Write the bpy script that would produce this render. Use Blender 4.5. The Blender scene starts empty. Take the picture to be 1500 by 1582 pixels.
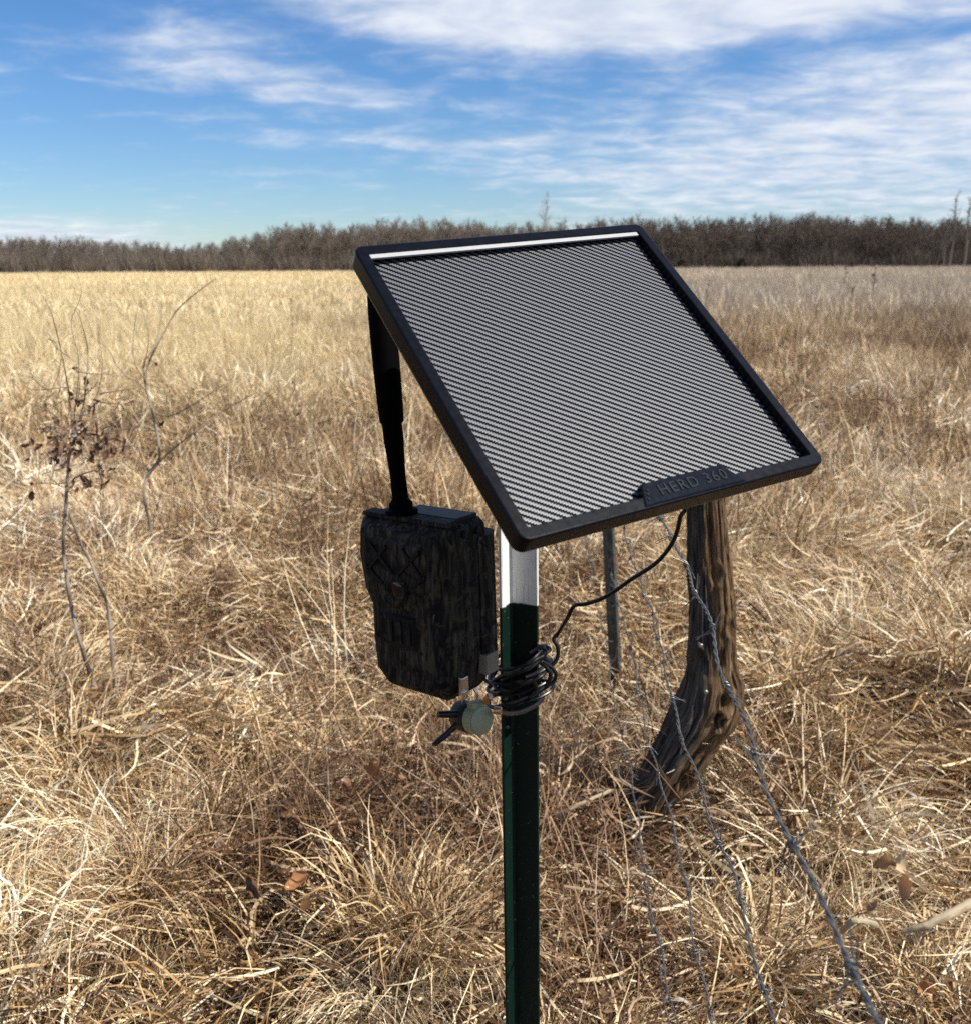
import bpy, bmesh, math, random
import numpy as np
from mathutils import Vector, Matrix

S = bpy.context.scene
COL = S.collection
RAD = math.radians
random.seed(7)
RNG = np.random.default_rng(11)

# ------------------------------------------------------------------ camera
CAM_H = 1.35
F_PX, PX, PY = 1500.0, 750.0, 791.0          # focal length and centre in photo pixels (1500 x 1582)
PITCH = math.atan((791 - 412) / F_PX)
ROLL = RAD(0.35)
fw = np.array([0, math.cos(PITCH), -math.sin(PITCH)])
rt0 = np.array([1.0, 0, 0]); up0 = np.cross(rt0, fw)
rt = rt0 * math.cos(ROLL) - up0 * math.sin(ROLL)
up = up0 * math.cos(ROLL) + rt0 * math.sin(ROLL)
CAMP = np.array([0, 0, CAM_H])
cam = bpy.data.cameras.new('camera')
cam.sensor_fit = 'HORIZONTAL'; cam.sensor_width = 36.0; cam.lens = 36.0
cam.clip_start = 0.02; cam.clip_end = 6000
cam.dof.use_dof = True; cam.dof.focus_distance = 1.12; cam.dof.aperture_fstop = 11.0
camo = bpy.data.objects.new('camera', cam); COL.objects.link(camo); S.camera = camo
camo.matrix_world = Matrix(((rt[0], up[0], -fw[0], 0), (rt[1], up[1], -fw[1], 0), (rt[2], up[2], -fw[2], CAM_H), (0, 0, 0, 1)))


def ray(x, y):
    return rt * ((x - PX) / F_PX) + up * (-(y - PY) / F_PX) + fw


def at(x, y, Y):                              # point of a photo pixel at depth Y
    d = ray(x, y); return CAMP + d * (Y / d[1])


def grd(x, y, z=0.0):                         # point of a photo pixel on the level z
    d = ray(x, y); return CAMP + d * ((z - CAM_H) / d[2])


# ------------------------------------------------------------------ sun, sky, exposure
SUN_AZ, SUN_EL = RAD(108), RAD(50)            # azimuth clockwise from +Y (view direction)
SUN = np.array([math.sin(SUN_AZ) * math.cos(SUN_EL), math.cos(SUN_AZ) * math.cos(SUN_EL), math.sin(SUN_EL)])
sun = bpy.data.lights.new('sun', 'SUN'); sun.energy = 5.0; sun.angle = RAD(0.53); sun.color = (1.0, 0.945, 0.855)
suno = bpy.data.objects.new('sun', sun); COL.objects.link(suno)
suno.rotation_euler = Vector(SUN).to_track_quat('Z', 'Y').to_euler()
suno.location = (5, -3, 8)
S.view_settings.view_transform = 'Standard'; S.view_settings.look = 'None'
S.view_settings.exposure = 0.53; S.view_settings.gamma = 1.0; S.view_settings.use_curve_mapping = False
S.cycles.max_bounces = 8; S.cycles.diffuse_bounces = 2; S.cycles.transmission_bounces = 4
S.cycles.transparent_max_bounces = 8; S.cycles.caustics_reflective = False; S.cycles.caustics_refractive = False
S.cycles.use_denoising = False


class NT:                                     # tiny node-tree writer
    def __init__(self, tree): self.t = tree; self.n = tree.nodes; self.l = tree.links

    def new(self, kind, **kw):
        n = self.n.new(kind)
        for k, v in kw.items(): setattr(n, k, v)
        return n

    def put(self, sock, v):
        if isinstance(v, bpy.types.NodeSocket): self.l.new(v, sock)
        else:
            if hasattr(sock.default_value, '__len__') and not hasattr(v, '__len__'): v = (v,) * len(sock.default_value)
            if hasattr(v, '__len__') and len(v) == 3 and len(sock.default_value) == 4: v = tuple(v) + (1,)
            sock.default_value = v

    def m(self, op, a, b=0.0, c=None, clamp=False):
        n = self.new('ShaderNodeMath', operation=op); n.use_clamp = clamp
        self.put(n.inputs[0], a); self.put(n.inputs[1], b)
        if c is not None: self.put(n.inputs[2], c)
        return n.outputs[0]

    def vm(self, op, a, b=(0, 0, 0)):
        n = self.new('ShaderNodeVectorMath', operation=op)
        self.put(n.inputs[0], a); self.put(n.inputs[1], b); return n.outputs[0]

    def sep(self, v):
        n = self.new('ShaderNodeSeparateXYZ'); self.put(n.inputs[0], v); return n.outputs

    def comb(self, x, y, z):
        n = self.new('ShaderNodeCombineXYZ')
        for i, v in enumerate((x, y, z)): self.put(n.inputs[i], v)
        return n.outputs[0]

    def noise(self, vec, scale, detail=4, rough=0.55, dist=0.0):
        n = self.new('ShaderNodeTexNoise')
        if vec is not None: self.put(n.inputs['Vector'], vec)
        n.inputs['Scale'].default_value = scale; n.inputs['Detail'].default_value = detail
        n.inputs['Roughness'].default_value = rough; n.inputs['Distortion'].default_value = dist
        return n.outputs['Fac']

    def step(self, v, lo, hi, a=0.0, b=1.0):
        n = self.new('ShaderNodeMapRange', interpolation_type='SMOOTHSTEP')
        self.put(n.inputs[0], v)
        for i, q in enumerate((lo, hi, a, b)): self.put(n.inputs[i + 1], q)
        return n.outputs[0]

    def mix(self, f, a, b, mode='MIX'):
        n = self.new('ShaderNodeMix', data_type='RGBA', blend_type=mode)
        self.put(n.inputs[0], f); self.put(n.inputs[6], a); self.put(n.inputs[7], b)
        return n.outputs[2]

    def ramp(self, f, stops):
        n = self.new('ShaderNodeValToRGB'); self.put(n.inputs[0], f)
        e = n.color_ramp.elements
        while len(e) < len(stops): e.new(0.5)
        for q, (p, c) in zip(e, stops): q.position = p; q.color = tuple(c) + (1,)
        return n.outputs[0]

    def bump(self, h, strength=0.3, dist=0.002):
        n = self.new('ShaderNodeBump'); n.inputs['Strength'].default_value = strength
        n.inputs['Distance'].default_value = dist; self.put(n.inputs['Height'], h); return n.outputs[0]


# world: Nishita sky with cirrus and flat cumulus veils laid over it by direction
W = bpy.data.worlds.new('World'); S.world = W; W.use_nodes = True
w = NT(W.node_tree); w.n.clear()
sky = w.new('ShaderNodeTexSky', sky_type='NISHITA'); sky.sun_disc = False
sky.sun_elevation = SUN_EL; sky.sun_rotation = SUN_AZ
sky.air_density = 1.15; sky.dust_density = 0.0; sky.ozone_density = 1.3; sky.altitude = 200
tc = w.new('ShaderNodeTexCoord').outputs['Generated']
dx, dy, dz = w.sep(w.vm('NORMALIZE', tc))
az = w.m('ARCTAN2', dx, dy)
el = w.m('ARCSINE', dz)
elp = w.m('MAXIMUM', el, 0.0)
den = w.m('ADD', w.m('MAXIMUM', dz, 0.0), 0.10)
pl = w.comb(w.m('DIVIDE', dx, den), w.m('DIVIDE', dy, den), 0.0)
big = w.noise(w.vm('MULTIPLY', pl, (0.75, 0.95, 1)), 1.0, 7, 0.62, 0.35)
fine = w.noise(w.vm('MULTIPLY', pl, (2.6, 2.9, 1)), 1.5, 7, 0.60, 0.35)
streak = w.noise(w.vm('MULTIPLY', w.comb(az, el, 0.0), (5.0, 34.0, 1)), 1.0, 7, 0.62, 0.5)


def blob(a0, e0, sa, se, amp, rot=0.0):
    da = w.m('SUBTRACT', az, a0); de = w.m('SUBTRACT', el, e0)
    de = w.m('SUBTRACT', de, w.m('MULTIPLY', da, rot))
    q = w.m('ADD', w.m('POWER', w.m('ABSOLUTE', w.m('DIVIDE', da, sa)), 2.0), w.m('POWER', w.m('ABSOLUTE', w.m('DIVIDE', de, se)), 2.0))
    return w.m('MULTIPLY', w.m('EXPONENT', w.m('MULTIPLY', q, -1.0)), amp)


cov = None
for b in ((0.20, 0.268, 0.34, 0.050, 1.05, 0.02), (0.02, 0.218, 0.17, 0.026, 0.55, -0.06), (0.30, 0.222, 0.20, 0.022, 0.50, 0.03),
          (-0.26, 0.183, 0.13, 0.030, 0.42, -0.10), (-0.13, 0.158, 0.11, 0.012, 0.30, -0.05), (0.40, 0.130, 0.32, 0.060, 0.66, 0.06),
          (-0.06, 0.118, 0.16, 0.009, 0.33, 0.0), (0.12, 0.085, 0.16, 0.010, 0.24, 0.0), (0.40, 0.050, 0.34, 0.040, 0.34, 0.0),
          (-0.49, 0.165, 0.06, 0.014, 0.30, 0.0), (-0.46, 0.235, 0.12, 0.04, -0.35, 0.0), (-0.12, 0.200, 0.05, 0.03, -0.15, 0.0), (-0.44, 0.030, 0.20, 0.018, 0.62, -0.05), (-0.30, 0.085, 0.20, 0.02, 0.06, 0.0)):
    o = blob(*b); cov = o if cov is None else w.m('ADD', cov, o)
away = w.m('MAXIMUM', w.step(w.m('ABSOLUTE', az), 0.55, 0.95), w.step(el, 0.30, 0.50))
cov = w.m('ADD', w.m('MULTIPLY', cov, w.m('SUBTRACT', 1.0, away)), w.m('MULTIPLY', away, 0.30))
tex = w.m('ADD', w.m('MULTIPLY', big, 0.55), w.m('ADD', w.m('MULTIPLY', fine, 0.62), w.m('MULTIPLY', streak, 0.08)))
dens = w.step(w.m('ADD', cov, w.m('MULTIPLY', w.m('SUBTRACT', tex, 0.62), 1.5)), 0.02, 0.82)
shade = w.step(w.m('ADD', w.m('MULTIPLY', fine, 0.8), w.m('MULTIPLY', big, 0.4)), 0.35, 0.85)
cl_col = w.mix(shade, (5.2, 6.0, 7.6), (8.6, 8.9, 9.4))
hsv = w.new('ShaderNodeHueSaturation'); hsv.inputs['Saturation'].default_value = 1.12; hsv.inputs['Value'].default_value = 0.95
w.put(hsv.inputs['Color'], w.mix(1.0, sky.outputs[0], (0.69, 0.87, 1.18), 'MULTIPLY'))
skc = w.mix(w.m('MULTIPLY', dens, 0.92), hsv.outputs[0], cl_col)
bg = w.new('ShaderNodeBackground'); w.put(bg.inputs[0], skc); bg.inputs[1].default_value = 0.074
w.l.new(bg.outputs[0], w.new('ShaderNodeOutputWorld').inputs[0])


# ------------------------------------------------------------------ materials
def material(name, rough=0.6, metal=0.0, spec=0.5):
    m = bpy.data.materials.new(name); m.use_nodes = True
    t = NT(m.node_tree); t.n.clear()
    p = t.new('ShaderNodeBsdfPrincipled'); o = t.new('ShaderNodeOutputMaterial')
    t.l.new(p.outputs[0], o.inputs[0])
    p.inputs['Roughness'].default_value = rough; p.inputs['Metallic'].default_value = metal
    p.inputs['Specular IOR Level'].default_value = spec
    return m, t, p


def simple(name, c, rough=0.6, metal=0.0, var=0.15, scale=60, bump=0.15, dist=0.0006, spec=0.5):
    m, t, p = material(name, rough, metal, spec)
    co = t.new('ShaderNodeTexCoord').outputs['Object']
    n = t.noise(co, scale, 5)
    t.put(p.inputs['Base Color'], t.mix(n, tuple(q * (1 - var) for q in c), tuple(min(1, q * (1 + var)) for q in c)))
    t.put(p.inputs['Roughness'], t.m('ADD', rough - 0.08, t.m('MULTIPLY', n, 0.16)))
    if bump: t.put(p.inputs['Normal'], t.bump(t.noise(co, scale * 8, 3), bump, dist))
    return m


def leafy(name, stops, patch=0.6, transl=0.14, far=False):
    """dry plant blades: colour by instance and by blade, thin and a little translucent"""
    m = bpy.data.materials.new(name); m.use_nodes = True
    t = NT(m.node_tree); t.n.clear()
    r = t.new('ShaderNodeObjectInfo').outputs['Random']
    a = t.new('ShaderNodeAttribute', attribute_name='bl').outputs['Fac']
    pos = t.new('ShaderNodeNewGeometry').outputs['Position']
    pn = t.noise(pos, patch, 3)
    f = t.m('ADD', t.m('MULTIPLY', r, 0.34), t.m('ADD', t.m('MULTIPLY', a, 0.72), t.m('MULTIPLY', t.m('SUBTRACT', pn, 0.5), 0.95)))
    f = t.m('ADD', f, -0.03)
    c = t.ramp(f, stops)
    x, y, z = t.sep(pos)
    # the grey weeds of the far right of the field, the yellow grass of the far left
    q = t.m('DIVIDE', x, t.m('MAXIMUM', y, 1.0))
    g = t.m('MULTIPLY', t.step(q, 0.02, 0.24), t.step(y, 13.0, 32.0))
    c = t.mix(t.m('MULTIPLY', g, 0.75), c, t.mix(a, (0.38, 0.31, 0.23), (0.62, 0.54, 0.43)))
    h = t.m('MULTIPLY', t.step(q, -0.02, -0.22), t.step(y, 5.0, 14.0))
    c = t.mix(t.m('MULTIPLY', h, 0.85), c, t.mix(a, (0.58, 0.415, 0.19), (0.97, 0.84, 0.52)))
    d = t.new('ShaderNodeBsdfDiffuse'); t.put(d.inputs[0], c)
    tr = t.new('ShaderNodeBsdfTranslucent'); t.put(tr.inputs[0], c)
    gl = t.new('ShaderNodeBsdfGlossy'); t.put(gl.inputs[0], (0.9, 0.88, 0.8)); gl.inputs['Roughness'].default_value = 0.45
    mx = t.new('ShaderNodeMixShader'); mx.inputs[0].default_value = transl
    t.l.new(d.outputs[0], mx.inputs[1]); t.l.new(tr.outputs[0], mx.inputs[2])
    m2 = t.new('ShaderNodeMixShader'); m2.inputs[0].default_value = 0.05
    t.l.new(mx.outputs[0], m2.inputs[1]); t.l.new(gl.outputs[0], m2.inputs[2])
    t.l.new(m2.outputs[0], t.new('ShaderNodeOutputMaterial').inputs[0])
    return m


M = {}
M['straw'] = leafy('straw', [(0.0, (0.045, 0.021, 0.009)), (0.25, (0.19, 0.10, 0.040)), (0.47, (0.52, 0.335, 0.150)), (0.70, (0.82, 0.63, 0.36)), (1.0, (0.96, 0.88, 0.69))])
M['pale'] = leafy('pale_straw', [(0.0, (0.32, 0.21, 0.10)), (0.4, (0.72, 0.55, 0.32)), (1.0, (0.96, 0.89, 0.71))])
M['brown'] = leafy('brown_weed', [(0.0, (0.035, 0.016, 0.009)), (0.35, (0.13, 0.064, 0.031)), (0.65, (0.30, 0.175, 0.088)), (1.0, (0.60, 0.44, 0.26))])
M['leaf'] = leafy('dead_leaf', [(0.0, (0.10, 0.05, 0.025)), (0.4, (0.30, 0.15, 0.065)), (0.75, (0.48, 0.29, 0.14)), (1.0, (0.62, 0.47, 0.30))], transl=0.25)
M['dark_leaf'] = leafy('dark_dead_leaf', [(0.0, (0.05, 0.022, 0.013)), (0.5, (0.15, 0.07, 0.035)), (1.0, (0.30, 0.17, 0.09))], transl=0.2)
M['orange_leaf'] = leafy('orange_leaf', [(0.0, (0.13, 0.05, 0.02)), (0.5, (0.33, 0.14, 0.055)), (1.0, (0.50, 0.26, 0.12))], transl=0.25)
M['bark'] = simple('grey_bark', (0.23, 0.185, 0.14), 0.85, var=0.4, scale=40, bump=0.4)
M['twig'] = simple('twig_bark', (0.17, 0.125, 0.095), 0.85, var=0.45, scale=50, bump=0.3)
M['rotten'] = simple('rotten_wood', (0.045, 0.028, 0.018), 0.9, var=0.6, scale=30, bump=0.8, dist=0.003)
M['pale_stick'] = simple('bleached_stick', (0.36, 0.285, 0.18), 0.85, var=0.5, scale=45, bump=0.5)
M['black'] = simple('black_plastic', (0.005, 0.0055, 0.0065), 0.5, var=0.3, scale=200, bump=0.15, dist=0.0003, spec=0.22)
M['frame'] = simple('panel_frame_plastic', (0.0030, 0.0036, 0.0056), 0.27, var=0.35, scale=160, bump=0.14, dist=0.0003, spec=0.14)
M['antenna'] = simple('matt_black_sleeve', (0.0014, 0.0014, 0.0016), 0.7, var=0.2, scale=200, bump=0.0, dist=0.0003, spec=0.03)
M['rubber'] = simple('black_rubber', (0.005, 0.005, 0.006), 0.36, var=0.3, bump=0.1, spec=0.35)
M['pale_grey'] = simple('pale_bar', (0.36, 0.36, 0.355), 0.5, 0.0, var=0.12, scale=300, bump=0.2)
M['chrome'] = simple('bright_metal', (0.62, 0.60, 0.56), 0.3, 1.0, var=0.1, scale=100, bump=0.1)
M['brass'] = simple('copper_metal', (0.60, 0.36, 0.22), 0.35, 1.0, var=0.1, scale=100, bump=0.1)
M['olive'] = simple('olive_lock_paint', (0.33, 0.315, 0.17), 0.45, var=0.1, scale=90, bump=0.08)
M['olive_dark'] = simple('dark_olive_rubber', (0.008, 0.010, 0.006), 0.6, var=0.2, scale=90, bump=0.1)
M['tan'] = simple('tan_plastic', (0.22, 0.18, 0.12), 0.6, var=0.25, scale=120, bump=0.2)
M['plaque'] = simple('dark_blue_plaque', (0.0025, 0.0042, 0.0085), 0.24, var=0.2, scale=300, bump=0.05, spec=0.12)
M['letter'] = simple('embossed_letter', (0.009, 0.012, 0.019), 0.35, var=0.2, scale=200, bump=0.05, spec=0.12)
M['zinc'] = simple('galvanised_wire', (0.14, 0.138, 0.13), 0.38, 0.5, var=0.5, scale=120, bump=0.4)
M['glass_dark'] = simple('dark_lens', (0.006, 0.006, 0.008), 0.08, var=0.1, bump=0)


def camo_mat():
    m, t, p = material('bark_camouflage', 0.7, spec=0.15)
    co = t.new('ShaderNodeTexCoord').outputs['Object']
    v = t.vm('MULTIPLY', co, (150, 150, 26))
    n1 = t.noise(v, 1.0, 5, 0.6, 1.2)
    n2 = t.noise(co, 38, 3, 0.5, 1.6)
    c = t.ramp(n1, [(0.34, (0.002, 0.002, 0.002)), (0.48, (0.014, 0.012, 0.009)), (0.59, (0.050, 0.039, 0.027)), (0.74, (0.12, 0.095, 0.066))])
    c = t.mix(t.step(n2, 0.56, 0.63), c, (0.004, 0.004, 0.004))
    c = t.mix(t.m('MULTIPLY', t.step(n2, 0.40, 0.34), 0.75), c, (0.055, 0.046, 0.018))
    t.put(p.inputs['Base Color'], c)
    t.put(p.inputs['Normal'], t.bump(n1, 0.25, 0.0008))
    return m


M['camo'] = camo_mat()


def post_paint():
    """T-post: green enamel with a white painted tip, chips of rust and scuffs"""
    m, t, p = material('post_paint', 0.5, spec=0.25)
    co = t.new('ShaderNodeTexCoord').outputs['Object']
    x, y, z = t.sep(co)
    n = t.noise(t.vm('MULTIPLY', co, (1, 1, 0.12)), 900, 3)
    wn = t.noise(co, 90, 3)
    edge = t.step(t.m('ADD', z, t.m('MULTIPLY', t.m('SUBTRACT', wn, 0.5), 0.006)), WHITE_Z - 0.0012, WHITE_Z + 0.0012)
    white = t.mix(n, (0.62, 0.62, 0.60), (0.82, 0.81, 0.78))
    white = t.mix(t.m('MULTIPLY', t.step(t.noise(t.vm('MULTIPLY', co, (1, 1, 0.06)), 420, 2), 0.56, 0.66), 0.45), white, (0.33, 0.33, 0.33))
    green = t.mix(wn, (0.0010, 0.0085, 0.0052), (0.0020, 0.0165, 0.0105))
    c = t.mix(edge, green, white)
    rust = t.step(t.noise(co, 55, 6, 0.7), 0.66, 0.72)
    c = t.mix(t.m('MULTIPLY', rust, 0.9), c, (0.16, 0.06, 0.025))
    chip = t.step(t.noise(co, 210, 3, 0.6), 0.70, 0.73)
    c = t.mix(t.m('MULTIPLY', chip, t.m('SUBTRACT', 1.0, edge)), c, (0.22, 0.23, 0.20))
    t.put(p.inputs['Base Color'], c)
    t.put(p.inputs['Normal'], t.bump(wn, 0.3, 0.0006))
    return m


def old_post_paint():
    m, t, p = material('weathered_steel_post', 0.6)
    co = t.new('ShaderNodeTexCoord').outputs['Object']
    n = t.noise(co, 45, 6, 0.65)
    t.put(p.inputs['Base Color'], t.ramp(n, [(0.3, (0.022, 0.026, 0.020)), (0.55, (0.06, 0.062, 0.052)), (0.75, (0.17, 0.165, 0.14))]))
    t.put(p.inputs['Normal'], t.bump(n, 0.4, 0.001))
    return m


def wood_mat():
    m, t, p = material('weathered_wood', 0.85, spec=0.25)
    co = t.new('ShaderNodeTexCoord').outputs['Object']
    uv = t.new('ShaderNodeUVMap').outputs[0]
    u, v, _ = t.sep(uv)
    wob = t.m('MULTIPLY', t.m('SUBTRACT', t.noise(t.comb(t.m('MULTIPLY', u, 9.0), t.m('MULTIPLY', v, 14.0), 0.0), 1.0, 3), 0.5), 0.05)
    ug = t.m('ADD', u, wob)
    g = t.comb(t.m('MULTIPLY', ug, 58.0), t.m('MULTIPLY', v, 7.0), 0.0)
    n = t.noise(g, 1.0, 8, 0.66, 0.5)
    fine_ = t.noise(t.comb(t.m('MULTIPLY', ug, 170.0), t.m('MULTIPLY', v, 12.0), 0.0), 1.0, 5, 0.65, 0.8)
    big_ = t.noise(co, 9, 4, 0.55)
    c = t.ramp(n, [(0.36, (0.010, 0.006, 0.004)), (0.46, (0.10, 0.058, 0.026)), (0.58, (0.21, 0.13, 0.063)), (0.75, (0.33, 0.235, 0.135))])
    grey = t.ramp(n, [(0.36, (0.008, 0.007, 0.006)), (0.5, (0.06, 0.051, 0.041)), (0.75, (0.20, 0.175, 0.14))])
    side = t.m('ADD', t.m('MULTIPLY', t.sep(co)[0], 0.0), t.new('ShaderNodeAttribute', attribute_name='bark').outputs['Fac'])
    c = t.mix(t.step(t.m('ADD', side, t.m('SUBTRACT', big_, 0.5)), 0.40, 0.60), c, grey)      # bark left on one side only
    c = t.mix(t.m('MULTIPLY', t.step(fine_, 0.48, 0.34), 0.7), c, (0.05, 0.034, 0.022))
    t.put(p.inputs['Base Color'], c)
    t.put(p.inputs['Normal'], t.bump(t.m('ADD', n, t.m('MULTIPLY', fine_, 0.5)), 1.0, 0.006))
    return m


M['wood'] = wood_mat()


def cell_mat():
    """textured solar sheet: light raised twill ribs over the dark cells"""
    m, t, p = material('solar_cell_sheet', 0.5, spec=0.12)
    uv = t.new('ShaderNodeUVMap').outputs[0]
    u, v, _ = t.sep(uv)
    N = 168.0
    uq = t.m('DIVIDE', t.m('FLOOR', t.m('MULTIPLY', u, N)), N)
    ph = t.m('FRACT', t.m('MULTIPLY', t.m('SUBTRACT', t.m('MULTIPLY', v, 0.79), t.m('MULTIPLY', uq, 0.61)), 57.0))
    tri = t.m('ABSOLUTE', t.m('SUBTRACT', ph, 0.5))
    rib = t.step(tri, 0.245, 0.30)
    n = t.noise(uv, 420, 2)
    c = t.mix(rib, t.mix(n, (0.0015, 0.002, 0.0035), (0.005, 0.006, 0.009)), t.mix(n, (0.070, 0.072, 0.078), (0.135, 0.137, 0.146)))
    t.put(p.inputs['Base Color'], c)
    t.put(p.inputs['Specular IOR Level'], t.m('ADD', 0.03, t.m('MULTIPLY', rib, 0.75)))
    p.inputs['Roughness'].default_value = 0.39
    t.put(p.inputs['Normal'], t.bump(rib, 0.2, 0.0004))
    return m


M['cell'] = cell_mat()


# ------------------------------------------------------------------ mesh helpers
class MB:
    def __init__(self): self.v = []; self.f = []; self.uv = None

    def box(self, c, ax, ay, az_, sx, sy, sz):
        c, ax, ay, az_ = map(np.asarray, (c, ax, ay, az_)); b = len(self.v)
        for i in (-1, 1):
            for j in (-1, 1):
                for k in (-1, 1): self.v.append(c + ax * (i * sx / 2) + ay * (j * sy / 2) + az_ * (k * sz / 2))
        for q in ((0, 1, 3, 2), (4, 6, 7, 5), (0, 4, 5, 1), (2, 3, 7, 6), (0, 2, 6, 4), (1, 5, 7, 3)): self.f.append([b + k for k in q])
        return self

    def loft(self, loops, cap0=True, cap1=True, closed=True):
        b = len(self.v); n = len(loops[0])
        for L in loops: self.v.extend(np.asarray(p, float) for p in L)
        for i in range(len(loops) - 1):
            for j in range(n if closed else n - 1):
                k = (j + 1) % n
                self.f.append([b + i * n + j, b + i * n + k, b + (i + 1) * n + k, b + (i + 1) * n + j])
        if cap0: self.f.append([b + j for j in range(n)][::-1])
        if cap1: self.f.append([b + (len(loops) - 1) * n + j for j in range(n)])
        return self

    def tube(self, pts, r, n=8, caps=True, lump=0.0, rng=random):
        P = [np.asarray(p, float) for p in pts]
        rs = r if hasattr(r, '__len__') else [r] * len(P)
        t0 = P[1] - P[0]; t0 = t0 / (np.linalg.norm(t0) + 1e-12)
        a = np.cross(t0, (0.3, 0.2, 1.0) if abs(t0[2]) < 0.9 else (1.0, 0.1, 0)); a /= np.linalg.norm(a)
        loops = []
        for i, p in enumerate(P):
            t = P[min(i + 1, len(P) - 1)] - P[max(i - 1, 0)]; t = t / (np.linalg.norm(t) + 1e-12)
            a = a - t * (a @ t); a /= np.linalg.norm(a) + 1e-12; bb = np.cross(t, a)
            loops.append([p + (a * math.cos(2 * math.pi * k / n) + bb * math.sin(2 * math.pi * k / n)) * rs[i] * (1 + lump * rng.uniform(-1, 1)) for k in range(n)])
        return self.loft(loops, caps, caps)

    def lathe(self, o, axis, prof, n=24):
        o, axis = np.asarray(o, float), np.asarray(axis, float); axis = axis / np.linalg.norm(axis)
        a = np.cross(axis, (0, 0, 1) if abs(axis[2]) < 0.9 else (1, 0, 0)); a /= np.linalg.norm(a); b = np.cross(axis, a)
        return self.loft([[o + axis * h + (a * math.cos(2 * math.pi * k / n) + b * math.sin(2 * math.pi * k / n)) * max(r, 1e-5) for k in range(n)] for r, h in prof])


def smooth_path(pts, n=8):                    # Catmull-Rom through the given points
    P = [np.asarray(p, float) for p in pts]; P = [2 * P[0] - P[1]] + P + [2 * P[-1] - P[-2]]
    out = []
    for i in range(1, len(P) - 2):
        for k in range(n):
            t = k / n
            out.append(0.5 * (2 * P[i] + (P[i + 1] - P[i - 1]) * t + (2 * P[i - 1] - 5 * P[i] + 4 * P[i + 1] - P[i + 2]) * t * t + (3 * P[i] - P[i - 1] - 3 * P[i + 1] + P[i + 2]) * t ** 3))
    out.append(P[-2]); return out


def tag(o, label=None, cat=None, group=None, kind=None):
    for k, v in (('label', label), ('category', cat), ('group', group), ('kind', kind)):
        if v: o[k] = v
    return o


def root(name, loc, label, cat, group=None):
    o = bpy.data.objects.new(name, None); COL.objects.link(o); o.location = loc; o.empty_display_size = 0.02
    o['origin'] = tuple(float(q) for q in loc)
    return tag(o, label, cat, group)


def origin_of(o):
    p = np.zeros(3)
    while o is not None: p = p + np.array(o.location); o = o.parent
    return p


def obj(name, mb, mat, parent=None, smooth=False, bevel=0.0, local=False, origin=None, fix=True):
    """links the collected shape as ONE mesh object; points are world points unless local"""
    me = bpy.data.meshes.new(name)
    o0 = np.zeros(3)
    if not local:
        if parent is not None: o0 = origin_of(parent)
        elif origin is not None: o0 = np.asarray(origin, float)
    me.from_pydata([tuple(np.asarray(p) - o0) for p in mb.v], [], [list(map(int, f)) for f in mb.f])
    if fix:
        bm = bmesh.new(); bm.from_mesh(me); bmesh.ops.recalc_face_normals(bm, faces=bm.faces)
        if bevel: bmesh.ops.bevel(bm, geom=[e for e in bm.edges if e.calc_face_angle(0) > 0.5], offset=bevel, segments=2, affect='EDGES', profile=0.6)
        bm.to_mesh(me); bm.free()
    me.materials.append(mat)
    if smooth:
        me.polygons.foreach_set('use_smooth', [True] * len(me.polygons))
        if hasattr(me, 'set_sharp_from_angle'): me.set_sharp_from_angle(angle=RAD(40))
    o = bpy.data.objects.new(name, me); COL.objects.link(o)
    if parent is not None: o.parent = parent
    elif not local: o.location = tuple(o0)
    return o


def hash01(ix, iy, s=0):
    h = np.sin(ix * 127.1 + iy * 311.7 + s * 74.7) * 43758.5453
    return h - np.floor(h)


def vnoise(x, y, s=0):
    x = np.asarray(x, float); y = np.asarray(y, float)
    ix, iy = np.floor(x), np.floor(y); fx, fy = x - ix, y - iy
    fx = fx * fx * (3 - 2 * fx); fy = fy * fy * (3 - 2 * fy)
    a = hash01(ix, iy, s) * (1 - fx) + hash01(ix + 1, iy, s) * fx
    b = hash01(ix, iy + 1, s) * (1 - fx) + hash01(ix + 1, iy + 1, s) * fx
    return a * (1 - fy) + b * fy


def lumps(x, y, spots):
    t = 0
    for px, py, sx, sy in spots: g = grd(px, py); t = t + np.exp(-((x - g[0]) / sx) ** 2 - ((y - g[1]) / sy) ** 2)
    return np.clip(t, 0, 1)


SHADE_HOLLOWS = ((510, 1330, 0.22, 0.11), (985, 1300, 0.07, 0.10), (885, 1340, 0.11, 0.30), (880, 1180, 0.14, 0.2), (690, 1320, 0.18, 0.11), (1110, 1250, 0.08, 0.12), (690, 1190, 0.14, 0.10), (1400, 1370, 0.16, 0.10), (420, 1010, 0.3, 0.14), (60, 930, 0.3, 0.16))  # dips and dark brown clumps here stand in for shadow on the ground
MOUNDS = ((260, 1180, 0.30, 0.18), (640, 1500, 0.22, 0.14), (1230, 1130, 0.22, 0.20), (1460, 1100, 0.22, 0.2), (150, 1480, 0.22, 0.12), (930, 1080, 0.2, 0.2))


def ground_z(x, y):
    r = np.hypot(x, y)
    k = np.exp(-(r / 30.0) ** 2)
    return 0.13 * lumps(x, y, MOUNDS) - 0.07 * lumps(x, y, SHADE_HOLLOWS) + (vnoise(x * 0.9 + 3, y * 0.9, 1) - 0.5) * 0.16 * k + (vnoise(x * 2.6, y * 2.6, 2) - 0.5) * 0.12 * k + (vnoise(x * 0.05, y * 0.05, 3) - 0.5) * 0.25 * np.clip((r - 10) / 40, 0, 1) * np.exp(-(r / 200) ** 2)


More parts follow.
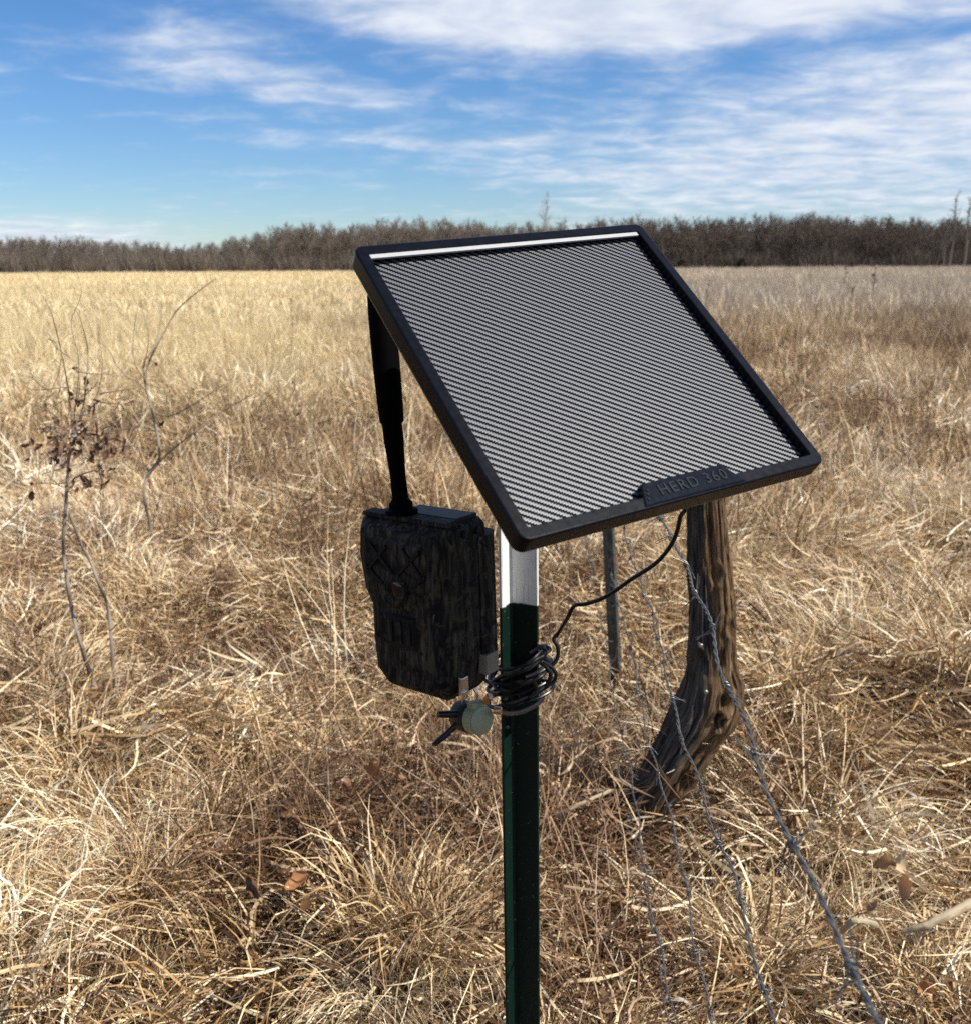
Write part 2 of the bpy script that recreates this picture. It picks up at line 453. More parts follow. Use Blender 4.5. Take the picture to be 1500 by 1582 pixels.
# ------------------------------------------------------------------ the field
def build_ground():
    rad = [0.0] + list(np.geomspace(0.25, 3000, 210)); na = 240
    mb = MB(); mb.v.append((0, 0, float(ground_z(0, 0))))
    for r in rad[1:]:
        a = np.linspace(0, 2 * math.pi, na, endpoint=False); x, y = r * np.sin(a), r * np.cos(a)
        for p in zip(x, y, ground_z(x, y)): mb.v.append(p)
    for j in range(na): mb.f.append([0, 1 + (j + 1) % na, 1 + j])
    for i in range(len(rad) - 2):
        b0, b1 = 1 + i * na, 1 + (i + 1) * na
        for j in range(na):
            k = (j + 1) % na; mb.f.append([b0 + j, b0 + k, b1 + k, b1 + j])
    m, t, p = material('thatch_ground', 0.95, spec=0.1)
    pos = t.new('ShaderNodeNewGeometry').outputs['Position']
    n1 = t.noise(pos, 1.3, 6, 0.6); n2 = t.noise(pos, 42, 4, 0.65); n3 = t.noise(pos, 0.12, 3)
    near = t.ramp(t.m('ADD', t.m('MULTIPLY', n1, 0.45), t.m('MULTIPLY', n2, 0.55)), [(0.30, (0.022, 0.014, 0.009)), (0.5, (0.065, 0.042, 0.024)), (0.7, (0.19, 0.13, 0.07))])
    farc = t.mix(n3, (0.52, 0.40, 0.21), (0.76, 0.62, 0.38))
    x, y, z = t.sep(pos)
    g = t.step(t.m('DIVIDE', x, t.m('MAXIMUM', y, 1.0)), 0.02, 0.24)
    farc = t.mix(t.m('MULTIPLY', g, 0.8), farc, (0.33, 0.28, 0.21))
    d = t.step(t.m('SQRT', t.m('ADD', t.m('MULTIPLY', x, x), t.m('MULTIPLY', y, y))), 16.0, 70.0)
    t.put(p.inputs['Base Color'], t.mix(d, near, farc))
    t.put(p.inputs['Normal'], t.bump(n2, 0.6, 0.02))
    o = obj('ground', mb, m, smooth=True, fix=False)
    tag(o, 'rough field floor of brown soil and thatch under the dry grass', 'ground', kind='structure')


build_ground()


def ribbons(C, wid, rng, flat=0.5, taper=True):
    """C (n,k,3) centre lines -> verts, faces, per-vertex blade random"""
    n, k, _ = C.shape
    T = np.gradient(C, axis=1); T /= np.linalg.norm(T, axis=2, keepdims=True) + 1e-9
    ref = rng.normal(size=(n, 1, 3)) * flat + np.array([0, 0, 1.0 - flat]); ref = np.repeat(ref, k, 1)
    Sd = np.cross(T, ref); Sd /= np.linalg.norm(Sd, axis=2, keepdims=True) + 1e-9
    s = np.linspace(0, 1, k)
    prof = np.clip(1.15 - s ** 2 * 1.05, 0.1, 1) if taper else np.sin(np.clip(s * 0.94 + 0.05, 0, 1) * math.pi) ** 0.7 + 0.05
    wv = (np.asarray(wid).reshape(n, 1) * prof[None])[..., None] * 0.5
    V = np.stack([C - Sd * wv, C + Sd * wv], 2).reshape(-1, 3)
    idx = np.arange(n * k * 2).reshape(n, k, 2)
    F = np.stack([idx[:, :-1, 0], idx[:, :-1, 1], idx[:, 1:, 1], idx[:, 1:, 0]], -1).reshape(-1, 4)
    bl = np.repeat(rng.random(n), k * 2)
    return V, F, bl


def clump_object(name, parts, mat, coll):
    off = 0; Vs = []; Fs = []; Bs = []
    for V, F, b in parts: Vs.append(V); Fs.append(F + off); Bs.append(b); off += len(V)
    V = np.concatenate(Vs); F = np.concatenate(Fs); B = np.concatenate(Bs)
    me = bpy.data.meshes.new(name); me.from_pydata(V.tolist(), [], F.tolist())
    a = me.attributes.new('bl', 'FLOAT', 'POINT'); a.data.foreach_set('value', B.astype(np.float32))
    me.materials.append(mat)
    o = bpy.data.objects.new(name, me); coll.objects.link(o); return o


def mat_clump(rng, n, L, R, H, wid, direction=None, curl=1.2, k=6):
    """blades lying in a tangle"""
    a = rng.random(n) * 2 * math.pi; r = R * rng.random(n) ** 0.5
    p = np.stack([r * np.cos(a), r * np.sin(a), 0.005 + H * rng.random(n) ** 1.4 * (1 - 0.6 * (r / R) ** 2)], 1)
    th = rng.random(n) * 2 * math.pi if direction is None else direction + rng.normal(size=n) * 0.55
    ph = rng.normal(size=n) * 0.28
    ln = L * (0.35 + 0.9 * rng.random(n)); dth = rng.normal(size=n) * curl / k; dph = rng.normal(size=n) * 0.7 / k
    pts = [p]; st = ln / (k - 1)
    for i in range(k - 1):
        d = np.stack([np.cos(th) * np.cos(ph), np.sin(th) * np.cos(ph), np.sin(ph)], 1)
        p = p + d * st[:, None]; p[:, 2] = np.maximum(p[:, 2], 0.003); pts.append(p); th = th + dth; ph = ph + dph
    return ribbons(np.stack(pts, 1), wid * (0.5 + 1.0 * rng.random(n)), rng, 0.75)


def stems(rng, n, L, R, wid, k=5):
    a = rng.random(n) * 2 * math.pi; r = R * rng.random(n) ** 0.5
    b = np.stack([r * np.cos(a), r * np.sin(a), np.zeros(n)], 1)
    d = rng.normal(size=(n, 3)) * 0.22; d[:, 2] = 1
    ln = L * (0.5 + 0.7 * rng.random(n)); s = np.linspace(0, 1, k)
    C = b[:, None] + d[:, None] * s[None, :, None] * ln[:, None, None]
    C[:, :, :2] += (rng.normal(size=(n, 1, 2)) * 0.10) * (s[None, :, None] ** 2)
    return ribbons(C, wid * (0.7 + 0.6 * rng.random(n)), rng, 0.9)


def leaves(rng, n, L, R, H, wid, k=5):
    a = rng.random(n) * 2 * math.pi; r = R * rng.random(n) ** 0.5
    p = np.stack([r * np.cos(a), r * np.sin(a), 0.01 + H * rng.random(n)], 1)
    th = rng.random(n) * 2 * math.pi; ph = rng.normal(size=n) * 0.6
    ln = L * (0.5 + 0.8 * rng.random(n)); dph = rng.normal(size=n) * 2.0 / k; st = ln / (k - 1); pts = [p]
    for i in range(k - 1):
        d = np.stack([np.cos(th) * np.cos(ph), np.sin(th) * np.cos(ph), np.sin(ph)], 1)
        p = p + d * st[:, None]; pts.append(p); ph = ph + dph
    return ribbons(np.stack(pts, 1), wid * (0.6 + 0.8 * rng.random(n)), rng, 0.6, taper=False)


def scatter(name, pts, rot, scl, idx, coll):
    """one object whose points carry the clumps of one collection (geometry nodes)"""
    me = bpy.data.meshes.new(name); me.from_pydata([tuple(p) for p in pts], [], [])
    n = len(pts)
    a = me.attributes.new('rot', 'FLOAT_VECTOR', 'POINT'); a.data.foreach_set('vector', np.asarray(rot, np.float32).ravel())
    a = me.attributes.new('scl', 'FLOAT_VECTOR', 'POINT'); a.data.foreach_set('vector', np.asarray(scl, np.float32).ravel())
    a = me.attributes.new('idx', 'INT', 'POINT'); a.data.foreach_set('value', np.asarray(idx, np.int32))
    o = bpy.data.objects.new(name, me); COL.objects.link(o)
    g = bpy.data.node_groups.new(name, 'GeometryNodeTree')
    g.interface.new_socket('Geometry', in_out='INPUT', socket_type='NodeSocketGeometry')
    g.interface.new_socket('Geometry', in_out='OUTPUT', socket_type='NodeSocketGeometry')
    gi, go = g.nodes.new('NodeGroupInput'), g.nodes.new('NodeGroupOutput')
    ip = g.nodes.new('GeometryNodeInstanceOnPoints'); ci = g.nodes.new('GeometryNodeCollectionInfo')
    ci.inputs['Collection'].default_value = coll; ci.inputs['Separate Children'].default_value = True; ci.inputs['Reset Children'].default_value = True

    def na(nm, ty):
        q = g.nodes.new('GeometryNodeInputNamedAttribute'); q.data_type = ty; q.inputs['Name'].default_value = nm
        return [s for s in q.outputs if s.enabled and s.name == 'Attribute'][0]
    g.links.new(gi.outputs[0], ip.inputs['Points']); g.links.new(ci.outputs[0], ip.inputs['Instance'])
    ip.inputs['Pick Instance'].default_value = True
    g.links.new(na('idx', 'INT'), ip.inputs['Instance Index'])
    g.links.new(na('rot', 'FLOAT_VECTOR'), ip.inputs['Rotation']); g.links.new(na('scl', 'FLOAT_VECTOR'), ip.inputs['Scale'])
    g.links.new(ip.outputs[0], go.inputs[0])
    md = o.modifiers.new('scatter', 'NODES'); md.node_group = g
    return o


def in_wedge(n, y0, y1, slope=0.62, pad=0.7):
    """n points over the part of the field in front of the camera"""
    y = np.sqrt(RNG.random(n * 2) * (y1 * y1 - y0 * y0) + y0 * y0)
    x = (RNG.random(n * 2) * 2 - 1) * (slope * y1 + pad)
    k = np.abs(x) < slope * y + pad
    return x[k][:n], y[k][:n]


def wedge_area(y0, y1, slope=0.62, pad=0.7): return slope * (y1 * y1 - y0 * y0) + 2 * pad * (y1 - y0)


def mop(rng, n, L, base, e0, fall, lean, wid, k=6, wander=1.0):
    """a tussock: blades that rise from one foot and bend over outwards"""
    a = rng.random(n) * 2 * math.pi; r = base * rng.random(n) ** 0.5
    p = np.stack([r * np.cos(a), r * np.sin(a), np.zeros(n)], 1)
    lx, ly = np.cos(a) + lean, np.sin(a); th = np.arctan2(ly, lx) + rng.normal(size=n) * 0.5
    ph = np.clip(e0 + rng.normal(size=n) * 0.35, 0.1, 1.5); ln = L * (0.4 + 0.9 * rng.random(n)); st = ln / (k - 1)
    dph = -fall * (0.3 + 1.1 * rng.random(n)) / (k - 1); dth = rng.normal(size=n) * wander / (k - 1); pts = [p]
    for i in range(k - 1):
        d = np.stack([np.cos(th) * np.cos(ph), np.sin(th) * np.cos(ph), np.sin(ph)], 1)
        p = p + d * st[:, None]; p[:, 2] = np.maximum(p[:, 2], 0.004); pts.append(p); ph = np.maximum(ph + dph, -1.35); th = th + dth
    return ribbons(np.stack(pts, 1), wid * (0.45 + 1.0 * rng.random(n)), rng, 0.75)


def near_grass():
    c = bpy.data.collections.new('near_clumps'); r = np.random.default_rng(3); names = {}
    k = 0

    def add(kind, parts, mat):
        nonlocal k
        clump_object('clump_%03d' % k, parts, mat, c); names.setdefault(kind, []).append(k); k += 1
    for i in range(6): add('mat', [mat_clump(r, 130, 0.12, 0.20, 0.08, 0.0044, None, 1.5, 5)], M['straw'])
    for i in range(4): add('duff', [mat_clump(r, 240, 0.06, 0.22, 0.05, 0.0030, None, 1.8, 4), leaves(r, 8, 0.022, 0.2, 0.03, 0.010)], M['brown'])
    for i in range(4): add('lay', [mat_clump(r, 130, 0.22, 0.20, 0.09, 0.0042, 0.0, 0.6, 5)], M['straw'])
    for i in range(4): add('brown', [mat_clump(r, 150, 0.10, 0.17, 0.13, 0.0034, None, 3.0), stems(r, 26, 0.22, 0.15, 0.0018)], M['brown'])
    for i in range(6): add('mop', [mop(r, 190, 0.19, 0.10, 1.1, 2.2, 0.5, 0.0038, 5, 0.9)], M['straw'])
    for i in range(4): add('palemop', [mop(r, 130, 0.18, 0.10, 1.0, 2.4, 0.6, 0.0044, 5, 1.1)], M['pale'])
    for i in range(4): add('bigmop', [mop(r, 640, 0.34, 0.20, 1.10, 2.5, 0.6, 0.0036, 7, 0.7), mop(r, 220, 0.18, 0.20, 1.2, 2.0, 0.3, 0.0036)], M['straw'])
    for i in range(2): add('bigpale', [mop(r, 640, 0.40, 0.20, 1.10, 2.6, 0.7, 0.0036, 8, 0.5)], M['pale'])
    for i in range(3): add('palelay', [mat_clump(r, 70, 0.20, 0.18, 0.12, 0.0052, 0.0, 0.7, 5)], M['pale'])
    for i in range(3): add('stem', [stems(r, 12, 0.42, 0.16, 0.0024)], M['straw'])
    for i in range(4): add('brownstem', [stems(r, 26, 0.36, 0.26, 0.0026)], M['brown'])
    for i in range(3): add('leaf', [leaves(r, 22, 0.032, 0.18, 0.06, 0.013)], M['leaf'])
    for i in range(2): add('broad', [mat_clump(r, 22, 0.12, 0.2, 0.10, 0.0055, None, 1.6, 8)], M['pale'])
    P, Rr, Sc, Ix = [], [], [], []

    def put(kind, x, y, s=1.0, lay=None, tilt=0.12, dz=0.0):
        n = len(x); z = ground_z(x, y) + dz
        P.append(np.stack([x, y, z], 1))
        th = RNG.random(n) * 2 * math.pi if lay is None else lay
        Rr.append(np.stack([RNG.normal(size=n) * tilt, RNG.normal(size=n) * tilt, th], 1))
        sc = s * (0.75 + 0.5 * RNG.random(n)); Sc.append(np.stack([sc, sc, sc * (0.8 + 0.5 * RNG.random(n))], 1))
        Ix.append(RNG.choice(names[kind], n))
    Y0, Y1 = 0.55, 6.5; A = wedge_area(Y0, Y1)

    def many(kind, dens, s=1.0, keep=None, laid=False, tilt=0.12):
        x, y = in_wedge(int(A * dens), Y0, Y1)
        if keep is not None:
            q = RNG.random(len(x)) < keep(x, y); x, y = x[q], y[q]
        lay = None
        if laid: lay = 6.28 * vnoise(x * 0.8 + 9, y * 0.8, 5) * 1.3 + RNG.normal(size=len(x)) * 0.4
        put(kind, x, y, s, lay, tilt)
    brownish = lambda x, y: np.clip(0.06 + 1.1 * lumps(x, y, SHADE_HOLLOWS) + 1.4 * np.exp(-(((x - 0.13) / 0.30) ** 2 + ((y - 2.3) / 0.75) ** 2)) + 0.55 * np.clip((vnoise(x * 0.7, y * 0.7, 8) - 0.58) * 4, 0, 1), 0, 1)  # more brown weeds where the ground is to read as shaded
    openb = lambda x, y: 1 - 0.62 * brownish(x, y)
    mound = lambda x, y: (1 - 0.92 * lumps(x, y, SHADE_HOLLOWS)) * np.clip((vnoise(x * 2.4 + 1, y * 2.4, 6) * 0.7 + vnoise(x * 1.1, y * 1.1, 7) * 0.5 - 0.47) * 6 + 0.5 * lumps(x, y, MOUNDS), 0.02, 1)
    many('duff', 16); many('mat', 19, keep=lambda x, y: 1 - 0.8 * lumps(x, y, SHADE_HOLLOWS)); many('lay', 22, keep=lambda x, y: openb(x, y) * (1 - 0.6 * lumps(x, y, SHADE_HOLLOWS)), laid=True)
    many('brown', 34, keep=brownish)
    many('mop', 44, keep=lambda x, y: mound(x, y) * openb(x, y), laid=True); many('palemop', 16, keep=lambda x, y: mound(x, y) * openb(x, y), laid=True)
    many('bigmop', 3.0, 0.62, keep=lambda x, y: mound(x, y) * openb(x, y), laid=True)
    many('brownstem', 6.0, keep=lambda x, y: np.clip((y - 2.0) / 1.2, 0.06, 1) * np.clip((vnoise(x * 0.9, y * 0.9, 15) - 0.3) * 2.5, 0.05, 1)); many('stem', 2.0, keep=lambda x, y: np.clip((y - 1.5) / 1.5, 0.05, 1)); many('leaf', 3.0, keep=lambda x, y: lumps(x, y, SHADE_HOLLOWS)); many('duff', 50, keep=lambda x, y: lumps(x, y, SHADE_HOLLOWS)); many('brown', 40, 0.9, keep=lambda x, y: lumps(x, y, SHADE_HOLLOWS)); many('palelay', 7, keep=openb, laid=True); many('leaf', 4.0, keep=lambda x, y: np.clip((vnoise(x * 1.1, y * 1.1, 12) - 0.42) * 4, 0.05, 1)); many('broad', 0.5)
    # taller brown weeds, added to darken the hollows where the posts' shadow falls
    for (px, py, n_, sx, sy) in ((875, 1350, 30, 0.09, 0.22), (870, 1170, 16, 0.08, 0.16), (690, 1290, 22, 0.14, 0.10), (510, 1320, 22, 0.18, 0.08), (1115, 1245, 10, 0.05, 0.1)):
        g_ = grd(px, py); put('brown', g_[0] + RNG.normal(size=n_) * sx, g_[1] + RNG.normal(size=n_) * sy, 1.35, None, 0.25)
    # big drooping tussocks that the photograph shows
    for (px, py, s, th, kd) in ((1235, 1270, 0.9, 3.6, 'bigpale'), (1190, 1190, 0.62, 3.0, 'bigmop'), (260, 1330, 0.85, 2.2, 'bigmop'), (180, 1270, 0.75, 2.8, 'bigmop'), (380, 1270, 0.8, 5.0, 'bigpale'), (1460, 1180, 0.8, 2.6, 'bigmop'), (600, 1560, 0.6, 5.3, 'bigpale'), (690, 1500, 0.55, 0.4, 'bigmop'),
                            (200, 1590, 0.5, 3.6, 'bigmop'), (1480, 1330, 0.6, 2.0, 'bigmop'), (930, 1560, 0.5, 1.2, 'bigmop'), (1150, 1500, 0.45, 4.2, 'bigmop'), (60, 1450, 0.6, 0.2, 'bigmop'), (860, 1120, 0.55, 2.6, 'bigmop'), (500, 1110, 0.6, 4.1, 'bigmop'), (1300, 1020, 0.8, 2.6, 'bigpale'), (1230, 950, 0.8, 3.0, 'bigmop'), (70, 1160, 0.7, 0.4, 'bigmop'), (1400, 1000, 0.8, 4.0, 'bigmop')):
        p = grd(px, py); put(kd, np.array([p[0]]), np.array([p[1]]), s, np.array([th]), 0.08)
    o = scatter('dry_grass', np.concatenate(P), np.concatenate(Rr), np.concatenate(Sc), np.concatenate(Ix), c)
    tag(o, 'tangled dry straw coloured grass lying around the posts in front', 'grass', kind='stuff')


def far_grass():
    c = bpy.data.collections.new('far_clumps'); r = np.random.default_rng(5); names = {}; k = 0

    def add(kind, parts, mat):
        nonlocal k
        clump_object('farclump_%03d' % k, parts, mat, c); names.setdefault(kind, []).append(k); k += 1
    for i in range(5): add('mid', [mop(r, 90, 0.30, 0.16, 1.1, 1.5, 0.4, 0.0085, 5), mat_clump(r, 40, 0.16, 0.26, 0.14, 0.008, None, 1.8, 4)], M['straw'])
    for i in range(3): add('midpale', [mop(r, 90, 0.32, 0.16, 1.1, 1.5, 0.4, 0.0085, 5), mat_clump(r, 40, 0.16, 0.26, 0.16, 0.009, None, 1.8, 4)], M['pale'])
    for i in range(3): add('midbrown', [mat_clump(r, 90, 0.24, 0.30, 0.26, 0.006, None, 2.2, 4), stems(r, 30, 0.40, 0.3, 0.005, 3)], M['brown'])
    for i in range(3): add('midstem', [stems(r, 44, 0.42, 0.36, 0.0055, 4)], M['brown'])
    for i in range(2): add('midstraw', [stems(r, 44, 0.40, 0.36, 0.0060, 4)], M['straw'])
    for i in range(4): add('far', [mop(r, 70, 0.42, 0.34, 1.15, 1.2, 0.2, 0.026, 4), mat_clump(r, 26, 0.3, 0.5, 0.2, 0.028, None, 1.2, 3)], M['straw'])
    for i in range(3): add('farpale', [mop(r, 70, 0.42, 0.34, 1.15, 1.2, 0.2, 0.026, 4), mat_clump(r, 26, 0.3, 0.5, 0.22, 0.028, None, 1.2, 3)], M['pale'])
    for i in range(3): add('weed', [stems(r, 60, 0.62, 0.5, 0.014, 3), mat_clump(r, 30, 0.3, 0.5, 0.35, 0.02, None, 1.5, 3)], M['straw'])
    P, Rr, Sc, Ix = [], [], [], []

    def many(kind, y0, y1, dens, s=1.0, keep=None):
        n = int(wedge_area(y0, y1, 0.62, 1.5) * dens); x, y = in_wedge(n, y0, y1, 0.62, 1.5)
        if keep is not None:
            q = RNG.random(len(x)) < keep(x, y); x, y = x[q], y[q]
        n = len(x); P.append(np.stack([x, y, ground_z(x, y)], 1))
        Rr.append(np.stack([RNG.normal(size=n) * 0.1, RNG.normal(size=n) * 0.1, RNG.random(n) * 6.28], 1))
        sc = s * (0.65 + 0.6 * RNG.random(n)); Sc.append(np.stack([sc, sc, sc * (0.8 + 0.4 * RNG.random(n))], 1)); Ix.append(RNG.choice(names[kind], n))
    patch = lambda x, y: np.clip((vnoise(x * 0.45 + 2, y * 0.45, 21) - 0.45) * 4, 0.03, 1)
    pale = lambda x, y: np.where(x / y < 0.02, 0.9, 0.35)
    # the mown strip that runs off to the right, and the dark edge of taller weeds behind it
    strip = lambda x, y: np.where((x > 0.1 * y) & (np.abs(y - (16.5 - 0.45 * (x - 3))) < 1.4), 0.25, 1.0)
    clumpy = lambda x, y: np.clip((vnoise(x * 1.5 + 4, y * 1.1, 51) * 0.65 + vnoise(x * 0.6, y * 0.5, 52) * 0.5 - 0.44) * 5, 0.10, 1)
    clumpf = lambda x, y: np.clip((vnoise(x * 0.7 + 4, y * 0.4, 53) - 0.36) * 4, 0.15, 1)
    many('mid', 5.8, 22, 20, 1.0, lambda x, y: strip(x, y) * clumpy(x, y)); many('midpale', 5.8, 22, 12, 1.0, lambda x, y: pale(x, y) * strip(x, y) * clumpy(x, y)); many('midbrown', 4.5, 22, 9, 1.0, lambda x, y: patch(x, y) * np.where(x / y > 0.1, 1.0, 0.55)); many('midbrown', 18, 60, 1.6, 1.5, lambda x, y: np.clip((vnoise(x * 0.2, y * 0.2, 26) - 0.55) * 5, 0, 1) * np.where(x / y > 0.1, 1, 0.15))
    many('midstem', 4.5, 24, 5, 1.0, lambda x, y: np.clip((vnoise(x * 0.5, y * 0.5, 27) - 0.3) * 2.5, 0.05, 1)); many('midstraw', 4.5, 24, 5, 1.0)
    many('far', 20, 62, 4.4, 0.9, clumpf); many('farpale', 20, 62, 3.4, 0.9, lambda x, y: pale(x, y) * clumpf(x, y)); many('weed', 18, 70, 2.0, 0.9, lambda x, y: np.where(x / y > 0.05, 1.0, 0.12))
    many('far', 60, 222, 0.42, 1.5); many('farpale', 60, 222, 0.42, 1.5, pale); many('weed', 60, 222, 0.3, 1.4, lambda x, y: np.where(x / y > 0.05, 1.0, 0.1))
    # the dark line of taller dead weeds along the edge of the mown strip
    n = 420; u = RNG.random(n); x = 6.0 + 5.2 * u + RNG.normal(size=n) * 0.3; y = 35 - 18.5 * u + RNG.normal(size=n) * 0.8
    P.append(np.stack([x, y, ground_z(x, y)], 1)); Rr.append(np.stack([0 * x, 0 * x, RNG.random(n) * 6.28], 1)); sc = 0.9 + 0.7 * RNG.random(n); Sc.append(np.stack([sc, sc, sc * 0.8], 1)); Ix.append(RNG.choice(names['midbrown'], n))
    o = scatter('field_grass', np.concatenate(P), np.concatenate(Rr), np.concatenate(Sc), np.concatenate(Ix), c)
    tag(o, 'pale yellow and grey dry grass of the open field back to the woods', 'grass', kind='stuff')


near_grass()
far_grass()


# ------------------------------------------------------------------ bare trees of the far wood
def bare_tree_mesh(rng, H, spread=0.42, twig_w=0.035, n1=12, n2=7, n3=5, slim=False):
    """returns (trunk MB, twig verts/faces) for a leafless tree of height H at the origin"""
    mb = MB(); tw_v = []; tw_f = []
    n = 7; lean = rng.normal(size=2) * 0.03
    tr = [np.array([lean[0] * H * t + 0.02 * H * math.sin(t * 5 + lean[1] * 40), lean[1] * H * t, H * 0.94 * t]) for t in np.linspace(0, 1, n)]
    mb.tube(tr, [0.020 * H * (1 - 0.93 * t) for t in np.linspace(0, 1, n)], 5)

    def twig(a, b, wd):
        d = b - a; s = np.cross(d, rng.normal(size=3)); s = s / (np.linalg.norm(s) + 1e-9) * wd
        i = len(tw_v); tw_v.extend([a - s, a + s, b]); tw_f.append([i, i + 1, i + 2])
    for i in range(n1):
        t = 0.22 + 0.76 * (i + rng.random()) / n1 if not slim else 0.35 + 0.62 * (i + rng.random()) / n1
        p = tr[0] + (np.array(tr[min(n - 1, int(t * (n - 1)))]) - tr[0]); p = np.array([np.interp(t, np.linspace(0, 1, n), [q[j] for q in tr]) for j in range(3)])
        a = rng.random() * 6.28; e = rng.uniform(0.35, 1.0) + 0.35 * t
        L = H * spread * (1.05 - 1.1 * abs(t - 0.45)) * rng.uniform(0.6, 1.0)
        if slim: L *= 0.55; e += 0.25
        d = np.array([math.cos(a) * math.cos(e), math.sin(a) * math.cos(e), math.sin(e)])
        br = [p, p + d * L * 0.5 + rng.normal(size=3) * L * 0.05, p + d * L + np.array([0, 0, 0.12 * L])]
        r0 = 0.0085 * H * (1.05 - t)
        mb.tube(br, [r0, r0 * 0.6, r0 * 0.2], 3, caps=False)
        for j in range(n2):
            u = 0.25 + 0.75 * rng.random(); q = br[0] + (br[2] - br[0]) * u
            d2 = d + rng.normal(size=3) * 0.6; d2[2] = abs(d2[2]) * 0.6 + 0.05; d2 /= np.linalg.norm(d2)
            L2 = L * rng.uniform(0.25, 0.55); e2 = q + d2 * L2
            twig(q, e2, twig_w * 0.8)
            for m_ in range(n3):
                w_ = rng.random(); s_ = q + (e2 - q) * w_; d3 = d2 + rng.normal(size=3) * 0.7; d3 /= np.linalg.norm(d3)
                twig(s_, s_ + d3 * L2 * rng.uniform(0.3, 0.7), twig_w * 0.55)
    return mb, tw_v, tw_f


def joined(mb, tv, tf):
    b = len(mb.v); mb.v.extend(tv); mb.f.extend([[q + b for q in f] for f in tf]); return mb


WOOD_Y = 225.0


def tree_mat(name, c0, c1):
    m, t, p = material(name, 0.9, spec=0.1)
    r = t.new('ShaderNodeObjectInfo').outputs['Random']
    n = t.noise(t.new('ShaderNodeNewGeometry').outputs['Position'], 0.12, 3)
    x = t.sep(t.new('ShaderNodeNewGeometry').outputs['Position'])[0]
    c = t.mix(t.m('ADD', t.m('MULTIPLY', r, 0.6), t.m('MULTIPLY', n, 0.4)), c0, c1)
    t.put(p.inputs['Base Color'], t.mix(t.m('MULTIPLY', t.step(x, 20.0, 45.0), 0.45), c, (0.075, 0.055, 0.045)))   # browner and darker towards the right
    return m


M['wood_grey'] = tree_mat('bare_tree_grey', (0.135, 0.108, 0.085), (0.24, 0.20, 0.16))
M['pale_bark'] = tree_mat('pale_tree_bark', (0.20, 0.175, 0.145), (0.30, 0.265, 0.22))
M['evergreen'] = tree_mat('evergreen_needles', (0.020, 0.032, 0.014), (0.040, 0.058, 0.024))


def woods():
    c = bpy.data.collections.new('wood_trees'); r = np.random.default_rng(8); nv = 9
    for i in range(nv):
        mb = joined(*bare_tree_mesh(r, 10.0, 0.38, 0.038, 22, 10, 8))
        o = obj('tree_%03d' % i, mb, M['wood_grey'], local=True, fix=False); COL.objects.unlink(o); c.objects.link(o)
    for i in range(3):                         # brushy undergrowth at the wood's edge
        V, F, b = stems(r, 260, 3.0, 1.6, 0.05, 4); mb = MB(); mb.v = list(V); mb.f = [list(f) for f in F]
        o = obj('tree_%03d' % (nv + i), mb, M['wood_grey'], local=True, fix=False); COL.objects.unlink(o); c.objects.link(o)
    hp = [(-300, 54), (0, 58), (120, 60), (210, 54), (300, 44), (380, 56), (470, 78), (540, 70), (600, 82), (700, 78), (850, 72), (960, 82), (1050, 80), (1250, 86), (1400, 80), (1500, 74), (1800, 78)]
    P, Rr, Sc, Ix = [], [], [], []
    for row in range(9):
        Y = WOOD_Y + row * 5.0
        x = -0.70 * Y
        while x < 0.70 * Y:
            px = 750 + x / Y * 1500
            h = np.interp(px, [q[0] for q in hp], [q[1] for q in hp]) * WOOD_Y / 1500 * r.uniform(0.70, 0.93) / 9.6
            P.append((x + r.normal() * 0.8, Y + r.normal() * 1.5, 0)); Rr.append((0, 0, r.random() * 6.28)); wd = h * r.uniform(0.8, 1.15)
            Sc.append((wd, wd, h)); Ix.append(int(r.integers(nv))); x += r.uniform(1.6, 3.6)
        if row < 7:
            x = -0.70 * Y
            while x < 0.70 * Y:
                P.append((x, Y - 2 + r.normal(), 0)); Rr.append((0, 0, r.random() * 6.28)); s = r.uniform(0.7, 1.7)
                Sc.append((s * 1.2, s * 1.2, s)); Ix.append(nv + int(r.integers(3))); x += r.uniform(1.2, 2.6)
    o = scatter('distant_woods', np.array(P), np.array(Rr), np.array(Sc), Ix, c)
    tag(o, 'leafless grey brown wood along the far edge of the field', 'woods', kind='stuff')


woods()


def lone_tree(px, top, base, Y, label, slim, mat, seed, group=None, spread=0.42):
    r = np.random.default_rng(seed); b = at(px, base, Y); t = at(px, top, Y); H = t[2] - b[2]; b = np.array([b[0], Y, 0.0]); H = t[2]
    mb, tv, tf = bare_tree_mesh(r, H, spread, 0.05, 16, 7, 4, slim)
    o = root('bare_tree', b, label, 'tree', group)
    obj('trunk', mb, mat, o, local=True, fix=False)
    cr = MB(); cr.v = tv; cr.f = tf; obj('crown', cr, mat, o, local=True, fix=False)


lone_tree(843, 296, 418, 218, 'tall thin bare tree standing above the wood behind the solar panel', True, M['pale_bark'], 21)
lone_tree(1468, 296, 416, 190, 'tall pale bare tree near the right end of the wood', True, M['pale_bark'], 22)
lone_tree(1487, 304, 416, 186, 'pale bare tree at the far right edge of the wood, beside a taller one', True, M['pale_bark'], 23)
lone_tree(1455, 352, 416, 180, 'short pale trunked bare tree in front of the wood, left of the two tall ones', True, M['pale_bark'], 24)


